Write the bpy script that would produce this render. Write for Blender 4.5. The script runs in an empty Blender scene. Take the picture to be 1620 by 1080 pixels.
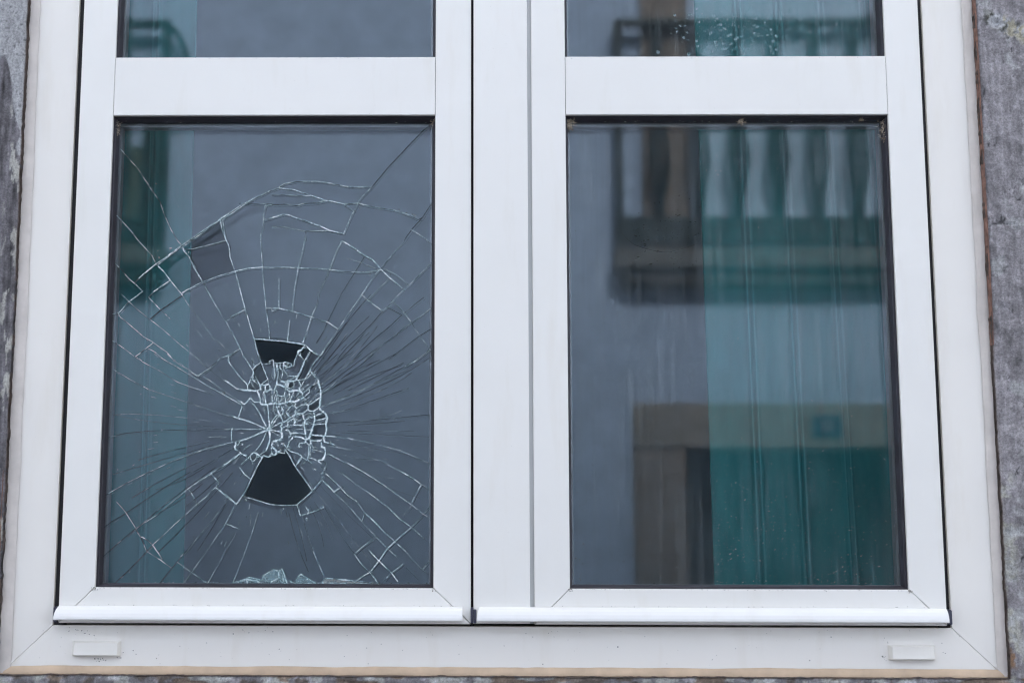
import bpy, bmesh, math, random
from mathutils import Vector, Matrix, noise
from mathutils.geometry import delaunay_2d_cdt
random.seed(7)
sc = bpy.context.scene
C = sc.collection
R = math.radians
# ------------------------------------------------------------------ camera
D, Z0, F = 1.91, 1.60, 2250.0            # metres to the casement faces, eye height, focal length in photo pixels
PITCH, YAW, ROLL, CX = 0.1480507, 0.01393772, 0.00273323, -99.476
def cam_axes():
    cp, sp = math.cos(PITCH), math.sin(PITCH)
    Zr = Matrix.Rotation(YAW, 3, 'Z')
    f, u, x = Zr @ Vector((0, cp, sp)), Zr @ Vector((0, -sp, cp)), Zr @ Vector((1, 0, 0))
    c, s = math.cos(ROLL), math.sin(ROLL)
    return c*x + s*u, -s*x + c*u, f
AX, AU, AF = cam_axes()
def P(u, v, Y=0.0):
    """point of the real plane y=Y that the photo shows at pixel u,v -> (x, z)"""
    d = AX*(u-810-CX) - AU*(v-540) + AF*F
    t = (D+Y)/d.y
    return d.x*t, Z0 + d.z*t
cam = bpy.data.objects.new('camera', bpy.data.cameras.new('camera')); C.objects.link(cam); sc.camera = cam
cam.matrix_world = Matrix(((AX.x, AU.x, -AF.x, 0), (AX.y, AU.y, -AF.y, -D), (AX.z, AU.z, -AF.z, Z0), (0, 0, 0, 1)))
cd = cam.data
cd.sensor_width, cd.lens = 36, F/1620*36
cd.shift_x = -CX/1620
cd.clip_start, cd.clip_end = 0.05, 800
cd.dof.use_dof = True; cd.dof.focus_distance = 1.935; cd.dof.aperture_fstop = 3.6
# ------------------------------------------------------------------ light
SUN_EL, SUN_AZ = R(47), R(14)             # high sun behind thin cloud, over our own roof
world = bpy.data.worlds.new("World"); sc.world = world; world.use_nodes = True
wn = world.node_tree.nodes; wl = world.node_tree.links
bg = wn['Background']; sky = wn.new('ShaderNodeTexSky'); sky.sky_type = 'NISHITA'
sky.sun_disc = False; sky.sun_elevation = SUN_EL; sky.sun_rotation = SUN_AZ
sky.air_density = 1.0; sky.dust_density = 4.0; sky.ozone_density = 1.0
hs = wn.new('ShaderNodeHueSaturation'); hs.inputs['Saturation'].default_value = .16          # thin overcast greys the blue
wl.new(sky.outputs[0], hs.inputs['Color']); wl.new(hs.outputs[0], bg.inputs[0]); bg.inputs[1].default_value = 0.15
sd = Vector((math.sin(SUN_AZ)*math.cos(SUN_EL), math.cos(SUN_AZ)*math.cos(SUN_EL), math.sin(SUN_EL)))
sl = bpy.data.lights.new('sun', 'SUN'); sl.energy = 1.4; sl.angle = R(12); sl.color = (1, .95, .88)
sun = bpy.data.objects.new('sun', sl); C.objects.link(sun); sun.rotation_euler = sd.to_track_quat('Z', 'Y').to_euler(); sun.location = (0, 3, 12)
sc.view_settings.view_transform = 'Standard'; sc.view_settings.look = 'None'
sc.view_settings.exposure = 2.08; sc.view_settings.gamma = 1; sc.view_settings.use_curve_mapping = False
sc.render.engine = 'CYCLES'
cy = sc.cycles
cy.use_denoising = True; cy.denoising_input_passes = 'RGB_ALBEDO_NORMAL'; cy.denoising_prefilter = 'ACCURATE'; cy.max_bounces = 12; cy.diffuse_bounces = 5; cy.glossy_bounces = 8
cy.transparent_max_bounces = 40; cy.transmission_bounces = 8; cy.caustics_reflective = True; cy.caustics_refractive = False
cy.sample_clamp_indirect = 6
cy.pixel_filter_type = 'BLACKMAN_HARRIS'; cy.filter_width = 1.2
# ------------------------------------------------------------------ helpers
def link(name, me, mat=None, parent=None, loc=None):
    o = bpy.data.objects.new(name, me); C.objects.link(o)
    if mat is not None and me is not None:
        for m in (mat if isinstance(mat, (list, tuple)) else [mat]): me.materials.append(m)
    if parent: o.parent = parent
    if loc: o.location = loc
    return o
def tag(o, label=None, cat=None, group=None, kind=None):
    if label: o['label'] = label
    if cat: o['category'] = cat
    if group: o['group'] = group
    if kind: o['kind'] = kind
    return o
def empty(name, loc=(0, 0, 0)):
    o = bpy.data.objects.new(name, None); C.objects.link(o); o.location = loc; o.empty_display_size = .1; return o
def from_bm(name, bm, mat, parent=None, smooth=False):
    bmesh.ops.recalc_face_normals(bm, faces=bm.faces)
    me = bpy.data.meshes.new(name); bm.to_mesh(me); bm.free()
    if smooth:
        for p in me.polygons: p.use_smooth = True
    if parent is not None and parent.location.length > 0:
        me.transform(Matrix.Translation(-parent.location))
    return link(name, me, mat, parent)
def bm_plate(bm, poly, y0, y1, bev=0.0, seg=2):
    """polygon in x,z extruded in y, front edges bevelled"""
    f = [bm.verts.new((x, y0, z)) for x, z in poly]; b = [bm.verts.new((x, y1, z)) for x, z in poly]
    n = len(poly); ff = bm.faces.new(f); bm.faces.new(b[::-1])
    for i in range(n): bm.faces.new((f[i], b[i], b[(i+1) % n], f[(i+1) % n]))
    if bev: bmesh.ops.bevel(bm, geom=list(ff.edges), offset=bev, segments=seg, affect='EDGES', profile=.5)
def plate(name, poly, y0, y1, mat, parent=None, bev=0.0008):
    bm = bmesh.new(); bm_plate(bm, poly, y0, y1, bev)
    return from_bm(name, bm, mat, parent)
def rect(x0, x1, z0, z1): return [(x0, z0), (x1, z0), (x1, z1), (x0, z1)]
def bm_box(bm, x0, x1, y0, y1, z0, z1, bev=0):
    r = bmesh.ops.create_cube(bm, size=1)['verts']
    for v in r: v.co = Vector(((x0+x1)/2+v.co.x*(x1-x0), (y0+y1)/2+v.co.y*(y1-y0), (z0+z1)/2+v.co.z*(z1-z0)))
    if bev:
        es = list({e for v in r for e in v.link_edges}); bmesh.ops.bevel(bm, geom=es, offset=bev, segments=2, affect='EDGES')
def box(name, x0, x1, y0, y1, z0, z1, mat, parent=None, bev=0):
    bm = bmesh.new(); bm_box(bm, x0, x1, y0, y1, z0, z1, bev); return from_bm(name, bm, mat, parent)
def profile_x(name, prof, x0, x1, mat, parent=None, smooth=False, taper=None):
    """(y,z) profile swept along x"""
    bm = bmesh.new(); A = [bm.verts.new((x0, y, z)) for y, z in prof]; B = [bm.verts.new((x1, y, z)) for y, z in prof]
    if taper:
        for v, (y, z) in zip(A, prof): v.co.x += taper(z)
    n = len(prof)
    for i in range(n): bm.faces.new((A[i], B[i], B[(i+1) % n], A[(i+1) % n]))
    bm.faces.new(A[::-1]); bm.faces.new(B)
    return from_bm(name, bm, mat, parent)
def tube(bm, pts, r, n=8):
    rings = []
    for i, p in enumerate(pts):
        p = Vector(p); a = Vector(pts[max(0, i-1)]); b = Vector(pts[min(len(pts)-1, i+1)])
        t = (b-a).normalized(); s = t.cross(Vector((.3, .9, .2))).normalized(); w = t.cross(s)
        rr = r[i] if isinstance(r, (list, tuple)) else r
        rings.append([bm.verts.new(p + s*math.cos(k*2*math.pi/n)*rr + w*math.sin(k*2*math.pi/n)*rr) for k in range(n)])
    for i in range(len(rings)-1):
        for k in range(n): bm.faces.new((rings[i][k], rings[i][(k+1) % n], rings[i+1][(k+1) % n], rings[i+1][k]))
    bm.faces.new(rings[0][::-1]); bm.faces.new(rings[-1])
def fb(x, y, z=0.0, o=4): return noise.fractal(Vector((x, y, z)), 1.0, 2.0, o)
# ------------------------------------------------------------------ materials
class NT:
    def __init__(s, name):
        s.m = bpy.data.materials.new(name); s.m.use_nodes = True; s.t = s.m.node_tree; s.n = s.t.nodes; s.l = s.t.links
        s.n.clear(); s.out = s.n.new('ShaderNodeOutputMaterial')
    def a(s, typ, **k):
        n = s.n.new(typ)
        for q, v in k.items():
            if q.startswith('i_'):
                key = q[2:]; key = int(key) if key.isdigit() else key.replace('_', ' ')
                if hasattr(v, 'is_output') : s.l.new(v, n.inputs[key])
                else: n.inputs[key].default_value = v
            else: setattr(n, q, v)
        return n
    def math(s, op, a, b=None, c=None, clamp=False):
        n = s.n.new('ShaderNodeMath'); n.operation = op; n.use_clamp = clamp
        for i, v in enumerate((a, b, c)):
            if v is None: continue
            if hasattr(v, 'is_output'): s.l.new(v, n.inputs[i])
            else: n.inputs[i].default_value = v
        return n.outputs[0]
    def coords(s, scale=(1, 1, 1)):
        c = s.a('ShaderNodeTexCoord'); mp = s.a('ShaderNodeMapping', i_Vector=c.outputs['Object'], i_Scale=scale); return mp.outputs[0]
    def noise(s, scale, vec=None, detail=5, rough=.6):
        n = s.a('ShaderNodeTexNoise', i_Scale=scale, i_Detail=detail, i_Roughness=rough)
        if vec is not None: s.l.new(vec, n.inputs['Vector'])
        return n.outputs[0]
    def ramp(s, fac, stops):
        n = s.n.new('ShaderNodeValToRGB'); s.l.new(fac, n.inputs[0]); e = n.color_ramp.elements
        while len(e) < len(stops): e.new(.5)
        for q, (p, c) in zip(e, stops):
            q.position = p; q.color = c if len(c) == 4 else (*c, 1)
        return n.outputs[0]
    def mixc(s, f, a, b, mode='MIX'):
        n = s.n.new('ShaderNodeMix'); n.data_type = 'RGBA'; n.blend_type = mode
        for i, v in ((0, f), (6, a), (7, b)):
            if hasattr(v, 'is_output'): s.l.new(v, n.inputs[i])
            else: n.inputs[i].default_value = v if i == 0 or len(v) == 4 else (*v, 1)
        return n.outputs[2]
    def done(s, sh): s.l.new(sh, s.out.inputs[0]); return s.m
def g(v): return (v, v, v)
def simple(name, col, rough=.5, var=.15, vscale=8, bump=0.0, bscale=60, metal=0, scale=(1, 1, 1), spec=.5):
    t = NT(name); v = t.coords(scale); nz = t.noise(vscale, v)
    c = t.ramp(nz, [(.3, tuple(q*(1-var) for q in col)), (.7, tuple(min(1, q*(1+var)) for q in col))])
    b = t.a('ShaderNodeBsdfPrincipled', i_Base_Color=c, i_Roughness=rough, i_Metallic=metal); b.inputs['Specular IOR Level'].default_value = spec
    if bump:
        bp = t.a('ShaderNodeBump', i_Strength=bump, i_Distance=.001, i_Height=t.noise(bscale, v, 6)); t.l.new(bp.outputs[0], b.inputs['Normal'])
    return t.done(b.outputs[0])
def make_upvc(name, col=(.82, .80, .745), dirt=1.0):
    t = NT(name); v = t.coords(); vs = t.coords((3, 3, .5))
    c = t.ramp(t.noise(5, v, 3), [(.3, tuple(q*.965 for q in col)), (.7, col)])
    st = t.ramp(t.noise(9, vs, 6), [(.55, (1, 1, 1)), (.8, (.93, .91, .87))])
    c = t.mixc(.5*dirt, c, st, 'MULTIPLY')
    sp = t.ramp(t.noise(420, v, 2), [(.74, (1, 1, 1)), (.80, (.62, .60, .57))])
    c = t.mixc(.45*dirt, c, sp, 'MULTIPLY')
    b = t.a('ShaderNodeBsdfPrincipled', i_Base_Color=c, i_Roughness=t.math('MULTIPLY_ADD', t.noise(14, v), .25, .22))
    bp = t.a('ShaderNodeBump', i_Strength=.08, i_Distance=.001, i_Height=t.noise(30, v, 3)); t.l.new(bp.outputs[0], b.inputs['Normal'])
    return t.done(b.outputs[0])
M = {}
M['upvc'] = make_upvc('white_upvc', dirt=1.5)
M['upvc_frame'] = make_upvc('white_upvc_frame', (.86, .82, .745), 1.6)
M['drip'] = make_upvc('white_drip_bar', (.82, .81, .78), 1.5)
M['cap'] = make_upvc('aged_white_cap', (.80, .765, .69), 1.8)
M['groove'] = simple('groove_grey', (.50, .51, .50), .5, .05)
M['rubber'] = simple('black_rubber', (.030, .027, .034), .55, .3, 40, .3, 200)
M['rubber_dk'] = simple('black_rubber_dark', (.012, .011, .013), .7, .3, 30)
M['endcap'] = simple('navy_plastic', (.045, .045, .07), .5, .1)
M['spacer'] = simple('aluminium_spacer', (.20, .20, .21), .4, .1, 20, 0, 60, .5)
M['dirt'] = simple('dark_dirt', (.05, .04, .03), .9, .4, 200)
M['grime'] = simple('grey_grime', (.20, .18, .15), .9, .4, 200)
M['dust'] = simple('pale_dust', (.50, .49, .45), .9, .25, 200)
M['debris'] = simple('brown_debris', (.30, .23, .15), .9, .5, 300)
M['silk'] = simple('cobweb_silk', (.55, .47, .36), .9, .3, 200)
M['sealant'] = simple('beige_sealant', (.62, .57, .52), .7, .12, 25, .3, 60)
M['sealant_tan'] = simple('tan_sealant', (.56, .42, .29), .75, .18, 22, .4, 60)
def make_glass(name, dust=.0, streak=0.0, f0=.029, film=0.0):
    """clear coated float glass: reflects a little, lets the rest straight through, thin film of dust"""
    t = NT(name); geo = t.a('ShaderNodeNewGeometry')
    dp = t.a('ShaderNodeVectorMath', operation='DOT_PRODUCT'); t.l.new(geo.outputs['Normal'], dp.inputs[0]); t.l.new(geo.outputs['Incoming'], dp.inputs[1])
    c = t.math('SUBTRACT', 1, t.math('ABSOLUTE', dp.outputs['Value']))
    f = t.math('MULTIPLY_ADD', t.math('POWER', c, 5), 1-f0, f0, clamp=True)
    tr = t.a('ShaderNodeBsdfTransparent', i_Color=(.95, .975, .97, 1)); gl = t.a('ShaderNodeBsdfGlossy', i_Color=(.82, .89, 1.0, 1), i_Roughness=0.0)
    mx = t.a('ShaderNodeMixShader', i_Fac=f); t.l.new(tr.outputs[0], mx.inputs[1]); t.l.new(gl.outputs[0], mx.inputs[2])
    sh = mx.outputs[0]
    if dust or streak:
        v = t.coords(); vs = t.coords((80, 80, 2.2))
        a = t.ramp(t.noise(7, v, 5), [(.35, g(0.15)), (.75, g(1))])
        fine = t.ramp(t.noise(260, v, 3), [(.56, g(.35)), (.72, g(1.0))])
        amt = t.math('MULTIPLY', t.math('MULTIPLY', a, fine), dust)
        if streak:
            s = t.ramp(t.noise(1.6, vs, 5, .7), [(.45, g(0)), (.62, g(1))])
            amt = t.math('ADD', amt, t.math('MULTIPLY', t.math('MULTIPLY', s, a), streak))
        df = t.a('ShaderNodeBsdfDiffuse', i_Color=(.62, .68, .70, 1)); m2 = t.a('ShaderNodeMixShader', i_Fac=amt)
        t.l.new(sh, m2.inputs[1]); t.l.new(df.outputs[0], m2.inputs[2]); sh = m2.outputs[0]
    return t.done(sh)
M['glass'] = make_glass('clear_glass', f0=.032)
M['glass_dusty'] = make_glass('dusty_glass', .025, .0)
M['glass_streak'] = make_glass('streaked_glass', .026, .060)
def make_edge():
    t = NT('glass_edge'); gl = t.a('ShaderNodeBsdfPrincipled', i_Base_Color=(.10, .19, .20, 1), i_Roughness=.25)
    tr = t.a('ShaderNodeBsdfTransparent', i_Color=(.6, .8, .8, 1)); mx = t.a('ShaderNodeMixShader', i_Fac=.5)
    t.l.new(tr.outputs[0], mx.inputs[1]); t.l.new(gl.outputs[0], mx.inputs[2]); return t.done(mx.outputs[0])
M['edge'] = make_edge()
def make_fracture():
    """rough broken glass: per vertex tone from clear dark cleft to white crushed rim"""
    t = NT('glass_fracture'); at = t.a('ShaderNodeAttribute', attribute_name='tone'); tone = at.outputs['Fac']
    nz = t.noise(900, t.coords(), 3, .7)
    fac = t.math('MULTIPLY', tone, t.math('MULTIPLY_ADD', nz, 1.4, .30), clamp=True)
    c = t.ramp(fac, [(0, (.010, .014, .017)), (.30, (.07, .12, .135)), (.52, (.36, .50, .51)), (.85, (.86, .90, .90))])
    b = t.a('ShaderNodeBsdfPrincipled', i_Base_Color=c, i_Roughness=.3)
    tr = t.a('ShaderNodeBsdfTransparent', i_Color=(.8, .9, .9, 1))
    op = t.math('MULTIPLY_ADD', fac, .40, .80, clamp=True)
    mx = t.a('ShaderNodeMixShader', i_Fac=op); t.l.new(tr.outputs[0], mx.inputs[1]); t.l.new(b.outputs[0], mx.inputs[2])
    return t.done(mx.outputs[0])
M['fracture'] = make_fracture()
def make_chip():
    t = NT('glass_chip'); nz = t.noise(260, t.coords((1, 1, 1)), 5, .75)
    op = t.ramp(nz, [(.40, g(.12)), (.62, g(.85))])
    c = t.ramp(nz, [(.4, (.30, .40, .41)), (.65, (.80, .86, .86))])
    b = t.a('ShaderNodeBsdfPrincipled', i_Base_Color=c, i_Roughness=.25)
    tr = t.a('ShaderNodeBsdfTransparent', i_Color=(.9, .96, .96, 1))
    mx = t.a('ShaderNodeMixShader', i_Fac=op); t.l.new(tr.outputs[0], mx.inputs[1]); t.l.new(b.outputs[0], mx.inputs[2])
    return t.done(mx.outputs[0])
M['chip'] = make_chip()
def make_shardglass(name, col, op):
    t = NT(name); nz = t.noise(90, t.coords((1, 1, 3)), 5, .7)
    b = t.a('ShaderNodeBsdfPrincipled', i_Base_Color=(*col, 1), i_Roughness=.15)
    tr = t.a('ShaderNodeBsdfTransparent', i_Color=(.85, .95, .95, 1)); mx = t.a('ShaderNodeMixShader', i_Fac=t.ramp(nz, [(.4, g(op*.35)), (.66, g(op))]))
    t.l.new(tr.outputs[0], mx.inputs[1]); t.l.new(b.outputs[0], mx.inputs[2]); return t.done(mx.outputs[0])
M['loose'] = make_shardglass('loose_shard_glass', (.50, .62, .64), .50)
M['loose_brown'] = make_shardglass('dirty_shard_glass', (.50, .47, .44), .75)
def make_curtain():
    t = NT('teal_curtain'); v = t.coords((1, 1, .25)); nz = t.noise(40, v, 5)
    c = t.ramp(nz, [(.3, (.024, .168, .180)), (.7, (.036, .222, .236))])
    b = t.a('ShaderNodeBsdfPrincipled', i_Base_Color=c, i_Roughness=.85)
    tl = t.a('ShaderNodeBsdfTranslucent', i_Color=c); mx = t.a('ShaderNodeMixShader', i_Fac=.25)
    t.l.new(b.outputs[0], mx.inputs[1]); t.l.new(tl.outputs[0], mx.inputs[2]); return t.done(mx.outputs[0])
M['curtain'] = make_curtain()
M['seam'] = simple('seam_tape', (.045, .245, .265), .8, .1)
M['room'] = simple('room_plaster', (.56, .65, .75), .9)
M['room_floor'] = simple('room_boards', (.12, .09, .07), .7)
def make_wall():
    t = NT('peeling_render'); at = t.a('ShaderNodeAttribute', attribute_name='Col'); v = t.coords(); vz = t.coords((1, 1, .25))
    pt = t.ramp(t.noise(5, v, 9, .62), [(.40, g(.82)), (.60, g(1.12))])
    f = t.ramp(t.noise(330, v, 6, .75), [(.34, g(.60)), (.66, g(1.34))])
    s = t.ramp(t.noise(160, vz, 5, .7), [(.35, g(.8)), (.68, g(1.2))])
    c = t.mixc(1, at.outputs['Color'], f, 'MULTIPLY'); c = t.mixc(1, c, s, 'MULTIPLY'); c = t.mixc(.6, c, pt, 'MULTIPLY')
    b = t.a('ShaderNodeBsdfPrincipled', i_Base_Color=c, i_Roughness=.85)
    h = t.math('ADD', t.noise(150, v, 8, .75), t.math('MULTIPLY', t.noise(700, v, 4), .4))
    bp = t.a('ShaderNodeBump', i_Strength=1.0, i_Distance=.0026, i_Height=h); t.l.new(bp.outputs[0], b.inputs['Normal'])
    return t.done(b.outputs[0])
M['wall'] = make_wall()
M['brick'] = simple('terracotta_mortar', (.19, .105, .08), .9, .45, 120, .8, 300)
M['stucco'] = simple('pale_blue_grey_stucco', (.46, .54, .70), .9, .06, 2, .3, 80)
M['stucco_cream'] = simple('cream_plinth', (.42, .42, .44), .9, .1, 2)
M['sandstone'] = simple('brown_sandstone', (.26, .20, .165), .9, .25, 7, .5, 60)
M['sandstone_lt'] = simple('tan_sandstone', (.30, .25, .21), .9, .2, 9, .5, 60)
M['slabstone'] = simple('grey_brown_slab', (.15, .135, .12), .9, .3, 7, .5, 60)
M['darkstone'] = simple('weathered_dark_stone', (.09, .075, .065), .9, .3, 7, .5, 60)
M['iron'] = simple('dark_green_iron', (.018, .028, .028), .5, .2)
M['door_shade'] = simple('doorway_shade_black', (.004, .006, .006), .8, .2)  # near-black colour stands in for the shade of a deep doorway
M['white_paint'] = simple('white_joinery', (.75, .77, .80), .5, .05)
M['shutter'] = simple('pale_blue_shutter', (.50, .58, .72), .6, .06)
M['mossy'] = simple('mossy_board', (.11, .13, .10), .9, .4, 9)
M['plaque'] = simple('blue_enamel', (.02, .05, .10), .3, .1)
M['plaque_white'] = simple('white_enamel', (.22, .26, .30), .3, .05)
M['darkglass'] = simple('dark_window_glass', (.02, .025, .03), .05, .1)
M['asphalt'] = simple('asphalt', (.06, .06, .062), .9, .25, 20, .6, 200)
M['paving'] = simple('stone_paving', (.26, .25, .24), .85, .2, 4, .5, 90)
M['roof'] = simple('clay_roof', (.30, .14, .09), .85, .3, 10, .6, 50)

# ================================================================== SETTING
def zz(rel): return Z0 + rel
# ground, road, pavements
tag(box('ground', -250, 250, -250, 250, -.4, -.16, M['asphalt']), kind='structure')
tag(box('road', -40, 40, -4.30, -.95, -.15, -.10, M['asphalt']), kind='structure')
tag(box('pavement', -40, 40, -.95, -.006, -.14, 0, M['paving'], bev=.01), kind='structure')
tag(box('pavement', -40, 40, -5.2, -4.30, -.14, 0, M['paving'], bev=.01), kind='structure')

# ---- the house wall round the window: one relief with its opening
OX0, OX1, OZ0, OZ1 = -.6215, .7065, zz(-.1585), zz(1.225)
def lin(a, b, s):
    n = max(1, round((b-a)/s)); return [a+(b-a)*i/n for i in range(n)]
def wall_mesh():
    xs = lin(-6, -1.2, .4) + lin(-1.2, -.78, .014) + lin(-.78, -.68, .006) + lin(-.68, OX0, .0015) + lin(OX0, OX1, .003) + lin(OX1, .795, .0017) + lin(.795, .9, .006) + lin(.9, 1.4, .014) + lin(1.4, 6, .4) + [6]
    zs = lin(-.1, 1.1, .1) + lin(1.1, zz(-.23), .02) + lin(zz(-.23), OZ0, .0015) + lin(OZ0, zz(.80), .0024) + lin(zz(.80), OZ1, .012) + lin(OZ1, 3.2, .03) + lin(3.2, 7.5, .4) + [7.5]
    ix0, ix1 = min(range(len(xs)), key=lambda i: abs(xs[i]-OX0)), min(range(len(xs)), key=lambda i: abs(xs[i]-OX1))
    iz0, iz1 = min(range(len(zs)), key=lambda i: abs(zs[i]-OZ0)), min(range(len(zs)), key=lambda i: abs(zs[i]-OZ1))
    V, Fc, col, idx = [], [], [], {}
    for j, z in enumerate(zs):
        for i, x in enumerate(xs):
            if ix0 < i < ix1 and iz0 < j < iz1: continue
            ed = (i in (ix0, ix1) and iz0 <= j <= iz1) or (j in (iz0, iz1) and ix0 <= i <= ix1)
            r = z - Z0
            lo = fb(x*9, z*9, 3.1, 4); hi = fb(x*85, z*85, 1.7, 4); st = fb(x*160, z*16, 7.7, 3)
            k = fb(x*30, z*30, 11.3, 5)
            dist = max(OX0-x, x-OX1, OZ0-z, z-OZ1, 0)                # coarse grid far out: relief and mottling go over to the material
            fall = 1-max(0.0, min(1.0, (dist-.16)/.14)); hi *= fall; st *= fall; k *= fall; lo *= .3+.7*fall
            h = .0022*lo*fall + .0011*hi
            sm = lambda v_, lo_, hi_: max(0.0, min(1.0, (v_-lo_)/(hi_-lo_)))
            mixr = lambda p, q_, f_: tuple(p[i_]*(1-f_)+q_[i_]*f_ for i_ in range(3))
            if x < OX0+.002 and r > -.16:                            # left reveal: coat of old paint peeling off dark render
                top = .685 + .022*noise.noise(Vector((x*60, 5, 0))) + .010*k - max(0, (x+.650))*4.2*(1+.5*noise.noise(Vector((z*30, 0, 0))))
                q = .165 + .12*st + .06*hi; c = (q*1.03, q*.97, q*1.02); hh = h + .0006*st
                if r < .04: c = mixr(c, (.24, .18, .13), sm(k, -.05, .12)*sm(r, .04, -.02))
                fl = sm(x, -.646, -.632)*sm(fb(x*75, z*20, 21, 5)-.12*math.sin(z*9), .20, .26)
                c = mixr(c, (.44, .43, .39), fl); hh -= .0010*fl
                pa = sm(r-top, 0, .004); c = mixr(c, (.42, .42, .42), pa); h = hh*(1-pa) + (-.0020+.0003*st)*pa
                if pa > .5 and noise.noise(Vector((x*230, z*230, 9))) > .50: c = tuple(q*.5 for q in c); h += .0008
            elif x > OX1-.002 and r > -.16:                          # right: rough grey render on stone, creased
                q = .285 + .075*st + .11*hi + .05*lo
                c = (q*1.03, q*.965, q*.985)
                rdg = abs(noise.noise(Vector((x*34+2*lo, z*13, 2.2)))) + .02*hi
                rd2 = abs(noise.noise(Vector((x*16, z*34+3*lo, 8.2))))
                f_ = max(sm(rdg, .012, .002)*sm(k, .10, .25), sm(rd2, .016, .002)*sm(k, .12, .26))
                c = mixr(c, tuple(w*.30 for w in c), f_); h += .0020*f_ + .0014*abs(hi) + .0012*k
                t2 = r - .735 + (x-.735)*.45; band = sm(abs(t2), .018+.01*k, .008)*sm(x, .712, .722)
                c2 = (.46, .46, .46) if hi > -.05 else ((.08, .08, .065) if hi < -.3 else (.27, .27, .25))
                if x > .745 and hi > .05: c2 = (.52, .48, .36)
                c = mixr(c, c2, band); h += .0035*hi*band
                if r < .14:
                    c = mixr(c, (.44, .43, .37), sm(x, .728, .716)*sm(k, .02, .14)*sm(r, .14, .08))
                    c = mixr(c, (.42, .42, .41), sm(hi, .20, .34)*sm(r, .12, .02)*.8)
                c = mixr(c, (.42, .42, .41), sm(k, .38, .52)*.7)
                if r < -.08: c = mixr(c, (.25, .155, .095), sm(k, -.18, -.30))
            else:
                q = .19 + .08*hi + .04*lo; c = (q*1.02, q*.97, q*1.0)
                c = mixr(c, (.36, .36, .33), sm(k, .16, .28)); c = mixr(c, (.11, .09, .075), sm(k, -.24, -.36))
                f_ = sm(fb(x*14, z*50, 40, 4), .24, .32); c = mixr(c, (.19, .145, .11), f_); h += .002*f_
                c = mixr(c, tuple(min(.5, w*1.6) for w in c), sm(hi, .28, .40))
            c = mixr((.27+.04*lo, .258+.04*lo, .262+.04*lo), c, fall)
            near = min(abs(x-OX0), abs(x-OX1)) if (iz0 <= j <= iz1) else abs(z-OZ0)
            if near < .006: h += .004*(1-near/.006)**2                # rounded arris at the opening
            xx, zq = x, z
            if ed:
                w = .0016*noise.noise(Vector((x*40, z*40, 1))) + .0012*noise.noise(Vector((x*150, z*150, 1)))
                if i in (ix0, ix1): xx += w
                else: zq += w
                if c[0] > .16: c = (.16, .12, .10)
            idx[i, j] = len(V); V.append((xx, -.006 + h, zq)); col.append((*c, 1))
    for j in range(len(zs)-1):
        for i in range(len(xs)-1):
            if ix0 <= i < ix1 and iz0 <= j < iz1: continue
            Fc.append((idx[i, j], idx[i+1, j], idx[i+1, j+1], idx[i, j+1]))
    # reveal skirt going back into the wall
    ring = [(i, iz0) for i in range(ix0, ix1)] + [(ix1, j) for j in range(iz0, iz1)] + [(i, iz1) for i in range(ix1, ix0, -1)] + [(ix0, j) for j in range(iz1, iz0, -1)]
    base = len(V)
    for q in ring:
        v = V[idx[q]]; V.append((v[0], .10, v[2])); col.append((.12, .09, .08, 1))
    n = len(ring)
    for a in range(n):
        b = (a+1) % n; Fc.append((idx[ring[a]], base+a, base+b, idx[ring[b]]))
    me = bpy.data.meshes.new('house_wall'); me.from_pydata(V, [], Fc); me.update()
    ca = me.color_attributes.new('Col', 'FLOAT_COLOR', 'POINT')
    ca.data.foreach_set('color', [q for c in col for q in c])
    for p in me.polygons: p.use_smooth = True
    return me
hw = link('house_wall', wall_mesh(), M['wall'])
tag(hw, 'rough grey house wall with peeling paint around the white window', 'wall')
# the wall's own thickness behind the relief, in four blocks round the opening
bm = bmesh.new()
bm_box(bm, -6, OX0-.004, .02, .30, -.1, 7.49); bm_box(bm, OX1+.004, 6, .02, .30, -.1, 7.49)
bm_box(bm, OX0-.004, OX1+.004, .02, .30, -.1, OZ0-.004); bm_box(bm, OX0-.004, OX1+.004, .02, .30, OZ1+.004, 7.49)
from_bm('masonry', bm, M['room'], hw)
# thin brick-coloured mortar edge left of the right-hand render
def crumb_strip(name, pts, mat, parent, w0, seed):
    bm = bmesh.new(); prev = None
    for i, (x, z) in enumerate(pts):
        w = w0*(.25+.9*abs(noise.noise(Vector((seed, z*30, 0)))) + .5*abs(noise.noise(Vector((seed, z*150, 3)))))
        y = -.0062 + .0015*noise.noise(Vector((z*90, seed, 0)))
        a = bm.verts.new((x-.0012, .004, z)); b = bm.verts.new((x, y, z)); c = bm.verts.new((x+w, y+.0002, z)); d = bm.verts.new((x+w+.0006, .004, z))
        if prev: 
            for k in range(3): bm.faces.new((prev[k], prev[k+1], (b, c, d)[k], (a, b, c)[k]))
        prev = (a, b, c, d)
    return from_bm(name, bm, mat, parent)
crumb_strip('brick_edge', [(.7060+.0012*(1 if z > .3 else .6), zz(z)) for z in [.28+i*.003 for i in range(165)]], M['brick'], hw, .0009, 3)
crumb_strip('brick_edge', [(-.6245, zz(z)) for z in [-.15+i*.003 for i in range(90)]], M['brick'], hw, .0016, 9)

# ---- room behind the window
def room_box(name, *a, mat='room'): tag(box(name, *a, M[mat]), kind='structure')
room_box('room_floor', -2.6, 2.8, .30, 2.6, .25, .33, mat='room_floor'); room_box('room_ceiling', -2.6, 2.8, .30, 2.6, 3.3, 3.4)
room_box('room_wall', -2.7, -2.6, .30, 2.7, .25, 3.4); room_box('room_wall', 2.8, 2.9, .30, 2.7, .25, 3.4); room_box('room_wall', -2.6, 2.8, 2.0, 2.1, .25, 3.4)

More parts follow.
